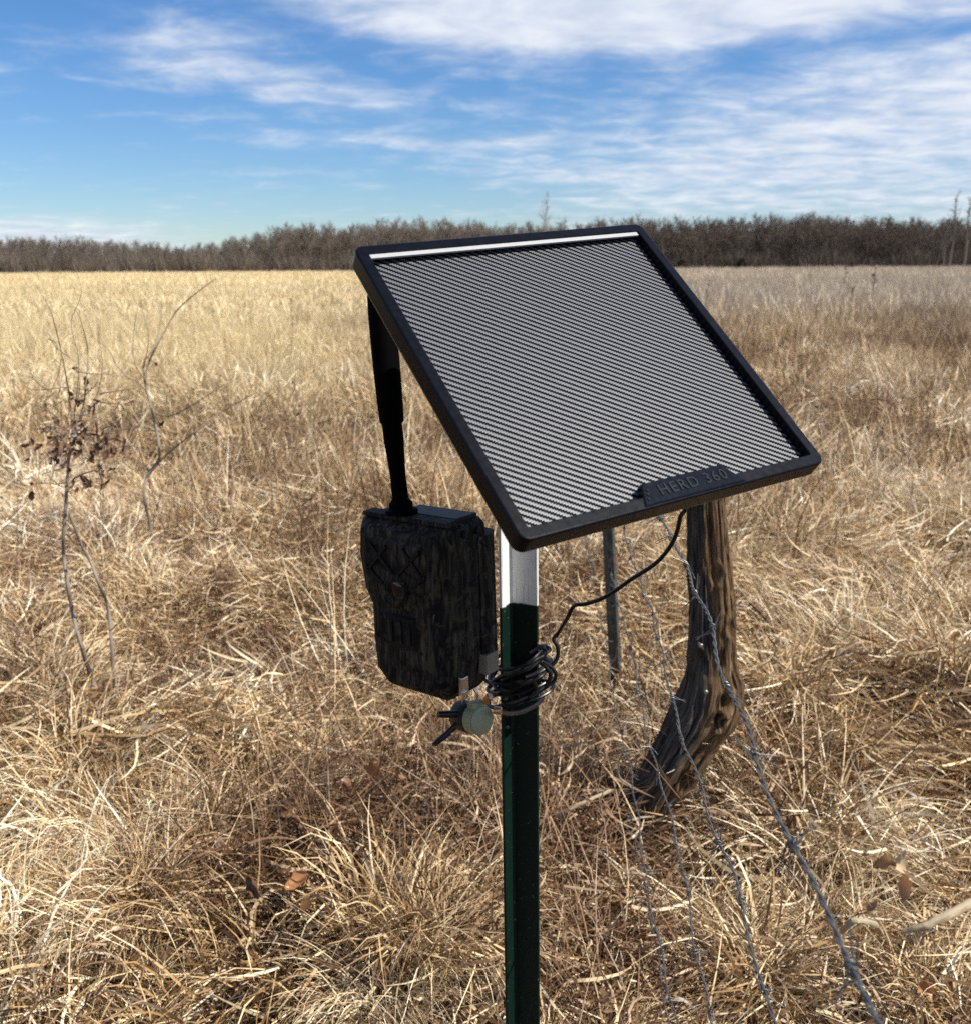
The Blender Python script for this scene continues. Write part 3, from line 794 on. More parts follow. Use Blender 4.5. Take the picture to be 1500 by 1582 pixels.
def evergreen(px, top, Y, wide, label, seed):
    r = np.random.default_rng(seed); t = at(px, top, Y); b = np.array([t[0], Y, 0.0]); H = t[2]
    o = root('evergreen_tree', b, label, 'tree')
    mb = MB(); mb.tube([(0, 0, 0), (0, 0, H * 0.5), (0, 0, H * 0.95)], [0.09, 0.06, 0.01], 6); obj('trunk', mb, M['bark'], o, local=True)
    n = 700; h = r.random(n) ** 1.2; a = r.random(n) * 6.28; R = wide * (1 - h) ** 0.7 * (0.5 + 0.5 * r.random(n)) * (1 + 0.3 * np.sin(a * 3))
    p = np.stack([R * np.cos(a), R * np.sin(a), 0.1 + h * H], 1)
    d = np.stack([np.cos(a), np.sin(a), r.normal(size=n) * 0.4 + 0.1], 1) * 0.45
    V, F, bl = ribbons(np.stack([p, p + d * 0.5, p + d], 1), np.full(n, 0.16), r, 0.8); cr = MB(); cr.v = list(V); cr.f = [list(f) for f in F]
    obj('crown', cr, M['evergreen'], o, local=True, fix=False)


evergreen(1053, 402, 205, 2.0, 'dark green evergreen bush at the foot of the wood just right of the panel', 31)
evergreen(1146, 400, 207, 1.5, 'small dark evergreen standing alone at the foot of the wood', 32)


# ------------------------------------------------------------------ solar panel
PW = 0.325
TL = CAMP + np.array([-0.1127, 0.8788, 0.0173])
pa = np.array([0.851, 0.519, 0.076]); pa /= np.linalg.norm(pa)
pb = np.array([0.4356, -0.620, -0.6556]); pb -= pa * (pb @ pa); pb /= np.linalg.norm(pb)
pn = np.cross(pb, pa)                          # faces the camera, up and to the right
if pn[2] < 0: pn = -pn
TL = TL - pa * 0.0015 - pb * 0.002


def pp(u, v, h=0.0): return TL + pa * (u * PW) + pb * (v * PW) + pn * h


def rrect(inset, rad, h, n=11):
    out = []; a0, a1 = inset, PW - inset
    for cx, cy, s in ((a1 - rad, a0 + rad, -90), (a1 - rad, a1 - rad, 0), (a0 + rad, a1 - rad, 90), (a0 + rad, a0 + rad, 180)):
        for k in range(n):
            q = RAD(s + 90 * k / (n - 1)); out.append(TL + pa * (cx + rad * math.cos(q)) + pb * (cy + rad * math.sin(q)) + pn * h)
    return out


pc = pp(0.5, 0.5, -0.02)
panel = root('solar_panel', pc, 'square black framed solar panel with grey ribbed sheet tilted on top of the green post', 'solar panel')
FWD = 0.0112; REC = -0.0088
mb = MB(); mb.loft([rrect(0.004, 0.006, -0.0190), rrect(0.0006, 0.009, -0.0178), rrect(0.0, 0.0095, -0.0160), rrect(0.0, 0.0095, -0.0016), rrect(0.0005, 0.0090, -0.0007), rrect(0.0011, 0.0084, -0.00028), rrect(0.0020, 0.0076, 0.0),
                    rrect(FWD - 0.0008, 0.0022, 0.0), rrect(FWD, 0.0016, -0.0006), rrect(FWD + 0.0004, 0.0014, REC - 0.002)], cap0=True, cap1=False)
obj('frame', mb, M['frame'], panel)
mb = MB(); I = FWD / PW + 0.0008
mb.v = [pp(I, I, REC), pp(1 - I, I, REC), pp(1 - I, 1 - I, REC), pp(I, 1 - I, REC), pp(I, I, REC - .0015), pp(1 - I, I, REC - .0015), pp(1 - I, 1 - I, REC - .0015), pp(I, 1 - I, REC - .0015)]
mb.f = [[0, 1, 2, 3], [7, 6, 5, 4], [0, 4, 5, 1], [1, 5, 6, 2], [2, 6, 7, 3], [3, 7, 4, 0]]
cell = obj('solar_sheet', mb, M['cell'], panel)
uvl = cell.data.uv_layers.new(name='UVMap')
for lp in cell.data.loops:
    q = np.array(cell.data.vertices[lp.vertex_index].co) + pc - TL; uvl.data[lp.index].uv = (q @ pa / PW, q @ pb / PW)
mb = MB(); mb.box(pp(0.5, I + 0.0066, REC + 0.0064), pa, pb, pn, PW * (1 - 2 * I) - 0.001, 0.0048, 0.0022)  # pale bar added to stand for a bright line under the frame's top edge
obj('pale_bar', mb, M['pale_grey'], panel, bevel=0.0004)
# name plate over the lower frame, with raised lettering
mb = MB(); q = [(0.385, 0.930), (0.655, 0.930), (0.695, 0.9945), (0.360, 0.9945)]
mb.loft([[pp(u, v, -0.006) for u, v in q], [pp(u, v, 0.0005) for u, v in q], [pp(u + (0.004 if i in (0, 3) else -0.004), v + (0.004 if i < 2 else -0.004), 0.0011) for i, (u, v) in enumerate(q)]])
plate = obj('name_plate', mb, M['plaque'], panel)


def lettering(text, size, centre, ax, ay, nrm, parent, mat, depth=0.0006, name='lettering'):
    cu = bpy.data.curves.new(name, 'FONT'); cu.body = text; cu.size = size; cu.extrude = depth; cu.align_x = 'CENTER'; cu.align_y = 'CENTER'; cu.space_character = 1.18; cu.resolution_u = 3
    ob = bpy.data.objects.new(name, cu); COL.objects.link(ob); bpy.context.view_layer.update()
    me = bpy.data.meshes.new_from_object(ob); COL.objects.unlink(ob); bpy.data.objects.remove(ob)
    o0 = origin_of(parent)
    for v in me.vertices:
        w_ = centre + ax * v.co.x + ay * v.co.y + nrm * v.co.z; v.co = Vector(w_ - o0)
    me.materials.clear(); me.materials.append(mat)
    o = bpy.data.objects.new(name, me); COL.objects.link(o); o.parent = parent; return o


lettering('HERD 360', 0.0148, pp(0.535, 0.9625, 0.0013), pa, -pb, pn, plate, M['letter'])
mb = MB()
for u, v in ((0.392, 0.952), (0.386, 0.964), (0.380, 0.977)): mb.lathe(pp(u, v, 0.0009), pn, [(0.0013, 0), (0.0013, 0.0008), (0.0008, 0.0011)], 10)
obj('emblem_dots', mb, M['letter'], plate)
# back: junction box and ball mount arm to the post
mb = MB(); mb.box(pp(0.5, 0.55, -0.0265), pa, pb, pn, 0.07, 0.05, 0.016); obj('junction_box', mb, M['black'], panel, bevel=0.002)


# ------------------------------------------------------------------ green T-post in front
POST_Y = 1.10
post_top = at(800, 800, POST_Y); post_low = at(807, 1582, POST_Y + 0.015)
pdir = (post_top - post_low) / np.linalg.norm(post_top - post_low)
t_ = (post_top[2] - (-0.25)) / pdir[2]; post_base = post_top - pdir * t_
post_foot = post_top - pdir * ((post_top[2] - float(ground_z(post_base[0], post_base[1]))) / pdir[2])
white_pt = at(800, 930, POST_Y)
WHITE_Z = float(white_pt[2] - post_foot[2])
M['post'] = post_paint()
M['old_post'] = old_post_paint()
th = RAD(22); sdir = np.array([math.cos(th), -math.sin(th), 0]); ndir = np.array([-math.sin(th), -math.cos(th), 0])


def t_section(fl, ft, st, tt):
    """outline of a T: flange along n, stem along s (both half-rounded by short chamfers)"""
    c = min(ft, tt) * 0.25
    return [(-ft, -fl / 2 + c), (-ft + c, -fl / 2), (-c, -fl / 2), (0, -fl / 2 + c), (0.001, -tt / 2 - 0.003), (0.004, -tt / 2), (st - c, -tt / 2 * 0.8), (st, -tt / 2 * 0.8 + c), (st, tt / 2 * 0.8 - c), (st - c, tt / 2 * 0.8), (0.004, tt / 2), (0.001, tt / 2 + 0.003), (0, fl / 2 - c), (-c, fl / 2), (-ft + c, fl / 2), (-ft, fl / 2 - c)]


def t_post(origin, low, high, s, n, fl, ft, st, tt, mat, label, group, off=0.0, stud_step=0.054):
    r_ = root('fence_post', origin, label, 'fence post', group)
    sec = t_section(fl, ft, st, tt); d = (high - low); L = np.linalg.norm(d); d = d / L
    mb = MB(); nn = 14
    mb.loft([[low + d * (L * i / nn) + s * (a + off) + n * b for a, b in sec] for i in range(nn + 1)]); obj('shaft', mb, mat, r_)
    sm = None; k = 0; z = 0.06
    while z < L - 0.01:
        if (high - d * z)[2] > origin[2] - 0.02:
            c = high - d * z + s * (off - ft - 0.002)
            if sm is None:
                q = MB(); q.loft([[s * (0.002 - 0.006 * h) + n * (0.006 * w_ * (1 - .35 * h)) + d * (0.011 * v * (1 - .35 * h)) for w_, v in ((-1, -1), (1, -1), (1, 1), (-1, 1))] for h in (0, 1)])
                o = obj('stud', q, mat, None, local=True); sm = o
            else:
                o = sm.copy(); COL.objects.link(o)
            o.parent = r_; o.location = tuple(c - np.asarray(origin))
        z += stud_step
    return r_


# where the post's axis lies: the flange/stem corner shows at px 787 at the top
corner = at(787.0, 860, POST_Y); axis_mid = post_low + pdir * ((corner[2] - post_low[2]) / pdir[2]); shift = np.array([corner[0] - axis_mid[0], corner[1] - axis_mid[1], 0])
# the top stops just below the panel
top_pt = post_top + shift
hgt = 0.0
for k in range(200):
    c = top_pt + pdir * k * 0.001 + sdir * 0.02
    if (c - TL) @ pn > -0.024: break
    hgt = k * 0.001
green_post = t_post(post_foot, post_base + shift, top_pt + pdir * hgt, sdir, ndir, 0.050, 0.0045, 0.0355, 0.0050, M['post'],
                    'green steel fence post with a white painted top holding up the solar panel', 'steel fence posts')
M['chip'] = simple('chipped_paint', (0.20, 0.20, 0.17), 0.7, var=0.5, scale=300, bump=0.3)
speck0 = None
for k, yy in enumerate((1002, 1128, 1160, 1208, 1262, 1300, 1330, 1403, 1438, 1470, 1534, 1566)):  # pale raised specks standing for paint chips and glints along the corner
    mid = at(787.5, yy, POST_Y - 0.006); q = MB()
    if speck0 is None:
        q.loft([[sdir * 0.0 + ndir * (0.0016 * h) + (sdir * math.cos(a) * 0.0016 + pdir * math.sin(a) * 0.0042) * (1 - 0.45 * h) for a in np.linspace(0, 2 * math.pi, 8, endpoint=False)] for h in (-0.6, 0.3, 1.0)]); speck0 = o = obj('pale_speck', q, M['chip'], None, local=True)
    else: o = speck0.copy(); COL.objects.link(o)
    ax0 = post_low + shift + pdir * ((mid[2] - post_low[2]) / pdir[2]); o.parent = green_post
    sc_ = 0.5 + 0.6 * ((k * 7) % 5) / 4; o.scale = (sc_, sc_, sc_)
    o.location = tuple(ax0 + sdir * 0.0015 + ndir * 0.0027 - post_foot)
# mount: a clamp on the post and a ball joint under the panel
mount_c = pp(0.5, 0.55, -0.0345)
mb = MB(); e = top_pt + pdir * (hgt - 0.05) + np.array([0.004, 0.022, 0])
mb.tube(smooth_path([mount_c, mount_c - pn * 0.03, e + np.array([0.03, 0.03, 0.03]), e], 6), 0.008, 10)
mb.lathe(mount_c - pn * 0.012, pn, [(0.018, 0), (0.02, 0.006), (0.012, 0.012)], 16)
obj('mount_arm', mb, M['black'], panel, smooth=True)
mb = MB(); mb.box(top_pt + pdir * (hgt - 0.05) + sdir * 0.004 + np.array([0.002, 0.014, 0]), sdir, ndir, pdir, 0.05, 0.014, 0.05); obj('post_clamp', mb, M['black'], panel, bevel=0.003)


# ------------------------------------------------------------------ trail camera
tw = np.array([0.786, -0.618, 0.0]); td = np.array([0.618, 0.786, 0.0]); tu = np.array([0, 0, 1.0])   # width (left to right), depth (away), up
lean = RAD(2.0)
tu2 = tu * math.cos(lean) - tw * math.sin(lean) * 1.0; tw2 = tw * math.cos(lean) + tu * math.sin(lean)
tw, tu = tw2, tu2
TC = at(700, 814, 0.93); TK = 1.15                       # the upper corner nearest the camera


def tp(x, d, z): return TC + (tw * x + td * d + tu * z) * TK   # x<0 to the left, z<0 down


tcroot = root('trail_camera', tp(-0.055, 0.03, -0.165), 'dark camouflage trail camera with a thick black antenna, strapped left of the green post', 'trail camera')
# outline of the front, seen from the front (x, z)
OUT = [(-0.111, -0.004), (-0.104, 0.0), (-0.006, 0.0), (0.0, -0.005), (0.001, -0.030), (0.000, -0.118), (-0.004, -0.156), (-0.014, -0.166), (-0.080, -0.166), (-0.096, -0.152), (-0.099, -0.120), (-0.0985, -0.082), (-0.108, -0.066), (-0.1135, -0.030)]


def out_at(inset, d, k=1.0):
    cx, cz = -0.054, -0.082
    return [tp(cx + (x - cx) * (1 - inset / 0.055), d, cz + (z - cz) * (1 - inset / 0.082)) for x, z in OUT]


mb = MB(); mb.loft([out_at(0.003, 0.046), out_at(0.0, 0.043), out_at(0.0, 0.014), out_at(0.0012, 0.0125), out_at(0.0012, 0.0105), out_at(0, 0.009), out_at(0.001, 0.000), out_at(0.009, -0.012), out_at(0.014, -0.0135)])
obj('housing', mb, M['camo'], tcroot)
# raised front details
mb = MB(); mb.loft([[tp(x, -0.0132, z) for x, z in ((-0.097, -0.016), (-0.014, -0.016), (-0.018, -0.060), (-0.040, -0.082), (-0.070, -0.082), (-0.092, -0.060))],
                    [tp(x, -0.017, z) for x, z in ((-0.092, -0.019), (-0.019, -0.019), (-0.022, -0.058), (-0.042, -0.078), (-0.068, -0.078), (-0.088, -0.058))]]); obj('lens_surround', mb, M['camo'], tcroot)
mb = MB(); mb.lathe(tp(-0.055, -0.0165, -0.062), -td, [(0.0165, -0.001), (0.0172, 0.0022), (0.0140, 0.0036), (0.0110, 0.0022), (0.0105, -0.001)], 26); ln = obj('lens_ring', mb, M['camo'], tcroot, smooth=True)
mb = MB(); mb.lathe(tp(-0.055, -0.0162, -0.062), -td, [(0.0106, 0), (0.0080, 0.0012), (0.0, 0.0018)], 22); obj('lens', mb, M['glass_dark'], ln, smooth=True)
mb = MB()
for sx in (-1, 1):                              # the crossing bars above the lens
    for (x0, z0, x1, z1) in ((-0.004, -0.046, -0.030, -0.022), (-0.016, -0.058, -0.036, -0.044), (-0.010, -0.022, -0.034, -0.048)):
        a, b = tp(-0.055 + sx * -x0, -0.0175, z0), tp(-0.055 + sx * -x1, -0.0175, z1); dd = (b - a) / np.linalg.norm(b - a)
        mb.box((a + b) / 2, dd, td, np.cross(dd, td), np.linalg.norm(b - a), 0.003, 0.0032)
obj('cross_bars', mb, M['black'], tcroot)
mb = MB(); mb.loft([[tp(x, -0.0130, z) for x, z in ((-0.074, -0.086), (-0.036, -0.086), (-0.036, -0.118), (-0.074, -0.118))], [tp(x, -0.0165, z) for x, z in ((-0.072, -0.088), (-0.038, -0.088), (-0.038, -0.116), (-0.072, -0.116))]]); ir = obj('sensor_window', mb, M['black'], tcroot)
for k in range(3):
    mb = MB(); mb.box(tp(-0.066 + k * 0.011, -0.0172, -0.102), tw, td, tu, 0.0072, 0.0016, 0.024); obj('sensor_bar', mb, M['camo'], ir)
mb = MB(); mb.loft([[tp(x, 0.010, z) for x, z in ((-0.106, 0.0035), (-0.004, 0.0035), (-0.002, -0.001), (-0.108, -0.001))], [tp(x, -0.004, z) for x, z in ((-0.105, 0.003), (-0.005, 0.003), (-0.003, -0.001), (-0.107, -0.001))]]); obj('top_rim', mb, M['camo'], tcroot)
mb = MB(); mb.box(tp(-0.040, 0.026, 0.0018), tw, td, tu, 0.078, 0.034, 0.005); obj('top_cover', mb, M['black'], tcroot, bevel=0.001)
# the mounting block on the right towards the post
mb = MB(); sec = [(-0.004, 0.034), (0.002, 0.032), (0.0050, 0.040), (0.0035, 0.052), (-0.006, 0.062), (-0.03, 0.066), (-0.03, 0.036)]
mb.loft([[tp(x * k + 0.004 * (1 - k), d, z) for x, d in sec] for z, k in ((-0.016, 0.75), (-0.021, 1.0), (-0.09, 1.08), (-0.132, 1.05), (-0.142, 0.9))]); obj('mounting_block', mb, M['camo'], tcroot)
mb = MB(); mb.box(tp(0.001, 0.040, -0.137), tw, td, tu, 0.014, 0.020, 0.022); obj('strap_pad', mb, M['tan'], tcroot, bevel=0.0015)
mb = MB(); mb.box(tp(-0.0005, 0.006, -0.149), tw, td, tu, 0.006, 0.010, 0.020); mb.box(tp(0.0025, 0.003, -0.156), tw, td, tu, 0.004, 0.006, 0.009); obj('latch', mb, M['chrome'], tcroot, bevel=0.001)
for dd_ in (0.014, 0.032):
    mb = MB(); mb.lathe(tp(-0.002, dd_, -0.010), tw, [(0.004, 0), (0.004, 0.005), (0.003, 0.006)], 10); obj('hinge_pin', mb, M['black'], tcroot)
# antenna: swivel foot, thin lower rod, thick upper sleeve
AY = 0.965
ZT = tp(-0.05, 0.02, 0.005)[2]; a0 = grd(621, 789, ZT); AY = a0[1]; a1 = at(606, 655, AY + 0.012); a2 = at(584, 425, AY + 0.035)
ax_ = (a2 - a0); AL = np.linalg.norm(ax_)
path = [a0 + (a1 - a0) * t for t in np.linspace(0, 1, 6)] + [a1 + (a2 - a1) * t for t in np.linspace(0.02, 1, 8)]
rr = [0.0092, 0.0086, 0.0082, 0.0090, 0.0104, 0.0104] + [0.0126, 0.0134, 0.0138, 0.0140, 0.0140, 0.0138, 0.0130, 0.0085]
mb = MB(); mb.tube(path, rr, 16); ant = obj('antenna', mb, M['antenna'], tcroot, smooth=True)
mb = MB(); mb.lathe(a0 - np.array([0, 0, 0.003]), (a1 - a0), [(0.0, 0), (0.0170, 0.0), (0.0170, 0.004), (0.0125, 0.006), (0.0125, 0.011), (0.0095, 0.015)], 18); obj('antenna_foot', mb, M['antenna'], ant)


# ------------------------------------------------------------------ cable lock and cords
LY = 0.965
lc = at(744, 1113, LY); la = np.array([0.62, -0.74, 0.18]); la /= np.linalg.norm(la)
lock = root('cable_lock', lc, 'round olive green cable lock hanging under the trail camera by its black cable', 'cable lock')
mb = MB(); mb.lathe(lc, la, [(0.0138, -0.0154), (0.0165, -0.013), (0.0165, -0.001), (0.0160, 0.0005)], 28)
up_l = np.array([0, 0, 1.0]) - la * la[2]; up_l /= np.linalg.norm(up_l)
obj('lock_body', mb, M['olive'], lock, smooth=True)
mb = MB(); mb.lathe(lc + la * 0.0006, la, [(0.0152, 0), (0.0152, 0.0011), (0.0139, 0.0018), (0.0, 0.0018)], 28); obj('lock_cap', mb, M['olive'], lock, smooth=True)
mb = MB(); mb.box(lc + up_l * 0.017 - la * 0.006, np.cross(up_l, la), la, up_l, 0.016, 0.012, 0.008); obj('lock_neck', mb, M['olive'], lock, bevel=0.0015)
mb = MB(); mb.lathe(lc - la * 0.0145, -la, [(0.0165, 0.0), (0.0174, 0.004), (0.0165, 0.022), (0.0121, 0.027)], 24); obj('lock_sleeve', mb, M['olive_dark'], lock, smooth=True)
mb = MB(); mb.tube([at(709, 1103, LY + 0.01), at(690, 1104, LY + 0.004), at(677, 1104, LY)], [0.0042, 0.004, 0.0036], 10); obj('cable_end', mb, M['rubber'], lock, smooth=True)
mb = MB(); mb.tube(smooth_path([at(706, 1116, LY + 0.01), at(690, 1132, LY + 0.002), at(676, 1144, LY), at(670, 1150, LY + 0.004), at(674, 1150, LY + 0.012), at(690, 1138, LY + 0.018), at(706, 1122, LY + 0.02)], 6), 0.0019, 8); obj('cable_loop', mb, M['rubber'], lock, smooth=True)
mb = MB(); mb.tube(smooth_path([at(735, 1090, LY + 0.004), at(737, 1072, LY + 0.002), at(728, 1061, LY + 0.004), at(718, 1068, LY + 0.01), at(716, 1086, LY + 0.014)], 6), 0.0016, 8); obj('hasp_ring', mb, M['chrome'], lock, smooth=True)
mb = MB(); mb.lathe(at(753, 1080, LY), np.array([0.5, -0.3, 0.8]), [(0.0036, -0.006), (0.0042, -0.004), (0.0042, 0.005), (0.0030, 0.006)], 10); mb.lathe(at(768, 1098, LY), np.array([1, -0.2, 0.0]), [(0.004, -0.004), (0.0046, -0.002), (0.0046, 0.004), (0.003, 0.005)], 10); obj('crimp', mb, M['brass'], lock, smooth=True)
mb = MB(); mb.tube(smooth_path([at(770, 1100, LY), at(785, 1103, LY + 0.045), at(805, 1100, LY + 0.075), at(826, 1090, LY + 0.105), at(838, 1078, LY + 0.14), at(830, 1068, LY + 0.17), at(800, 1066, LY + 0.18), at(770, 1072, LY + 0.12), at(752, 1078, LY + 0.012)], 7), 0.0030, 10)
obj('steel_cable', mb, M['rubber'], lock, smooth=True)

# power cord from the panel's back to the trail camera, wound round the post
cp = [mount_c + pa * 0.03 + pb * 0.02 - pn * 0.004, at(1052, 770, 0.97), at(1050, 800, 0.98), at(1040, 835, 0.99), at(1015, 868, 1.0), at(975, 895, 1.01), at(935, 922, 1.03), at(905, 933, 1.04), at(887, 936, 1.05), at(876, 955, 1.06), at(862, 978, 1.093), at(855, 988, 1.091), at(861, 1000, 1.089), at(860, 1018, 1.087), at(846, 1034, 1.083)]
cord = root('power_cord', at(830, 1040, 1.085), 'thin black power cord running from the solar panel and wound round the green post', 'power cord')
mb = MB(); mb.tube(smooth_path(cp, 8), 0.0024, 10); obj('cord_run', mb, M['rubber'], cord, smooth=True)


def loop_cable(pts, r=0.0022, name='cord_loop'):
    mb_ = MB(); mb_.tube(smooth_path(pts, 8), r, 8); obj(name, mb_, M['rubber'], cord, smooth=True)


pcx = at(800, 1050, POST_Y)
rg = random.Random(4)
for k in range(7):                             # turns of the coil round the T
    pts = []; zz = at(800, 1012 + 9.5 * k, POST_Y)[2]; ph0 = rg.uniform(0, 6.28)
    for j in range(19):
        a = ph0 + 2 * math.pi * j / 18; rx = 0.033 + rg.uniform(-0.002, 0.003) + 0.0012 * k; ry = 0.030 + rg.uniform(-0.002, 0.002)
        tiltz = 0.018 * math.cos(a) + rg.uniform(-0.002, 0.002)
        pts.append((pcx[0] + 0.002 + rx * math.cos(a), POST_Y - 0.002 + ry * math.sin(a), zz + tiltz * (1 if k % 2 else 0.6) - 0.004 * j / 18))
    loop_cable(pts)
loop_cable([at(846, 1034, 1.083), at(835, 1046, 1.067), at(812, 1056, 1.063), at(790, 1060, 1.067), at(770, 1057, 1.075), at(757, 1056, 1.083), at(748, 1050, 1.090)])
loop_cable([at(840, 1000, 1.087), at(826, 1016, 1.070), at(806, 1032, 1.064), at(788, 1041, 1.065), at(770, 1047, 1.077), at(760, 1054, 1.085)])
loop_cable([at(838, 1022, 1.083), at(850, 1030, 1.081), at(858, 1040, 1.081), at(856, 1052, 1.081), at(846, 1060, 1.081), at(834, 1068, 1.081), at(818, 1078, 1.067)])
loop_cable([at(834, 1024, 1.083), at(846, 1034, 1.077), at(850, 1046, 1.077), at(842, 1058, 1.077), at(832, 1060, 1.079), at(836, 1044, 1.081)])
loop_cable([at(760, 1054, 1.083), at(768, 1064, 1.071), at(786, 1068, 1.065), at(806, 1058, 1.063), at(822, 1052, 1.065), at(828, 1064, 1.067), at(818, 1078, 1.067)])
loop_cable([at(818, 1010, 1.075), at(836, 1000, 1.081), at(842, 1008, 1.083), at(828, 1022, 1.075), at(800, 1038, 1.065), at(775, 1052, 1.073)], 0.0024)
mb = MB(); q0, q1 = at(842, 1008, 1.083), at(828, 1024, 1.077); dq = (q1 - q0) / np.linalg.norm(q1 - q0); mb.tube([q0, q0 + (q1 - q0) * .5, q1], 0.0040, 8); obj('cord_tie', mb, M['black'], cord, smooth=True)


# ------------------------------------------------------------------ far steel post, wooden post, barbed wires
FY = 2.83
ft_, fb_ = at(938, 800, FY), at(952, 1085, FY); fd = (ft_ - fb_) / np.linalg.norm(ft_ - fb_)
gz = float(ground_z(fb_[0], fb_[1])); f_low = fb_ - fd * ((fb_[2] + 0.2) / fd[2]); f_top = fb_ + fd * ((1.10 - fb_[2]) / fd[2]); f_base = fb_ + fd * ((gz - fb_[2]) / fd[2])
t_post(f_base, f_low, f_top, np.array([0.72, 0.69, 0]), np.array([-0.69, 0.72, 0]), 0.040, 0.005, 0.030, 0.005, M['old_post'], 'weathered dark steel fence post behind the power cord, leaning slightly by the barbed wires', 'steel fence posts')


def wooden_post():
    Y = 2.16
    rows = [(690, 1092, 30), (770, 1090, 31), (850, 1094, 33), (930, 1099, 36), (1000, 1100, 38), (1030, 1100, 40), (1055, 1102, 48), (1085, 1096, 54), (1112, 1084, 56), (1150, 1060, 50), (1190, 1035, 48), (1230, 1012, 42), (1265, 996, 35), (1300, 985, 28), (1340, 975, 24)]
    ys = np.array([q[0] for q in rows], float); n = 170; m = 110
    mb = MB(); uvs = []
    b0 = at(985, 1290, Y); loc = np.array([b0[0], Y, float(ground_z(b0[0], Y))])
    loops = []; DENTS = ((1111, 1068, 7, 0.30), (1099, 1094, 6, 0.28), (1075, 1012, 8, 0.16), (1100, 880, 7, 0.2), (1050, 1190, 9, 0.2), (1120, 960, 6, 0.15))
    for i in range(n + 1):
        y = np.interp(i / n, [0, 1], [1340, 690]); cx = np.interp(y, ys, [q[1] for q in rows]); hw = np.interp(y, ys, [q[2] for q in rows])
        sl = (np.interp(y + 8, ys, [q[1] for q in rows]) - np.interp(y - 8, ys, [q[1] for q in rows])) / 16.0
        c = at(cx, y, Y); R = hw / 1500.0 * ((c - CAMP) @ fw)
        # narrow the section where the trunk leans so that the outline keeps its width
        L = []
        for j in range(m):
            a = 2 * math.pi * j / m; z = c[2]
            nz = vnoise(a * 4.0 + 2 * math.sin(z * 3), z * 3.2, 31) + 0.5 * vnoise(a * 9.0, z * 6, 32)
            cr = abs(vnoise(a * 3.1 + 0.6 * math.sin(z * 5 + 1), z * 1.6, 33) - 0.5) * 2
            aw = a + 0.10 * (vnoise(a * 2, z * 9, 37) - 0.5) + 0.05 * (vnoise(a * 3, z * 30, 38) - 0.5)
            groove = -0.17 * max(0, 1 - cr / 0.11) - 0.10 * max(0, 1 - abs(vnoise(aw * 5.5, z * 1.8, 34) - 0.5) * 2 / 0.16) - 0.07 * max(0, 1 - abs(vnoise(aw * 11, z * 3.0, 35) - 0.5) * 2 / 0.22)
            if math.sin(a) < 0.1:
                for dx_, dy_, dr_, dd_ in DENTS:
                    q2 = ((cx + hw * math.cos(a) - dx_) ** 2 + ((y - dy_) * 0.6) ** 2) / dr_ ** 2
                    if q2 < 6: groove += -dd_ * math.exp(-q2) + dd_ * 0.35 * math.exp(-(q2 - 2.5) ** 2)
            groove += 0.09 * (vnoise(a * 1.2 + 4, z * 9, 41) - 0.5)
            rr_ = R * (0.97 + 0.15 * (nz - 0.75) + 0.05 * (vnoise(a * 16, z * 22, 36) - 0.5) + groove)
            L.append(np.array([c[0] + rr_ * math.cos(a), Y + rr_ * 0.92 * math.sin(a), z + 0.5 * sl * 0 + (0.012 * math.sin(a * 3) if i == n else 0)]))
        loops.append(L)
    mb.loft(loops)
    r_ = root('wooden_post', loc, 'old curved weathered wooden fence post, bent and cracked, behind the barbed wires', 'wooden post')
    o = obj('trunk', mb, M['wood'], r_, fix=False, smooth=True)
    for p_ in o.data.polygons: p_.use_smooth = True
    ba = o.data.attributes.new('bark', 'FLOAT', 'POINT')
    ba.data.foreach_set('value', np.array([0.5 - 0.75 * math.cos(2 * math.pi * (k % m) / m + 0.25) if k < m * (n + 1) else 0.3 for k in range(len(o.data.vertices))], np.float32))
    uvl_ = o.data.uv_layers.new(name='UVMap')
    for lp in o.data.loops:
        i, j = divmod(lp.vertex_index, m); z = o.data.vertices[lp.vertex_index].co.z
        x, y = math.cos(2 * math.pi * j / m), math.sin(2 * math.pi * j / m)
        uvl_.data[lp.index].uv = ((0.5 + 0.5 * abs(((j / m) * 2) % 2 - 1)), i / n * 1.15)
    for k, (x, y) in enumerate(((1082, 998), (1090, 1070))):
        mb = MB(); mb.lathe(at(x, y, Y - 0.062), np.array([0, -1, 0.1]), [(0.004, -0.02), (0.004, 0.0), (0.006, 0.001), (0.004, 0.003)], 8); obj('nail', mb, M['zinc'], r_)



wooden_post()


def barb_mesh():
    mb = MB(); r = 0.00075
    for s in (-1, 1):
        pts = [(0.0026 * math.cos(a), s * 0.0030 + 0.0018 * a / 6.28 - 0.0010, 0.0026 * math.sin(a)) for a in np.linspace(0, 2 * math.pi * 1.1, 14)]
        a0_, a1_ = pts[0], pts[-1]
        p0 = [np.array(a0_) + np.array((-0.0005, -0.006 * s, -0.020)), np.array(a0_) + np.array((0, 0, -0.004))]
        d = np.array([-math.sin(2 * math.pi * 1.1), 0.25 * s, math.cos(2 * math.pi * 1.1)]); d /= np.linalg.norm(d)
        p1 = [np.array(a1_) + d * 0.004, np.array(a1_) + d * 0.021]
        mb.tube(p0 + [np.array(q) for q in pts] + p1, [0.0004] + [r] * (len(pts) + 2) + [0.0004], 6)
    return mb


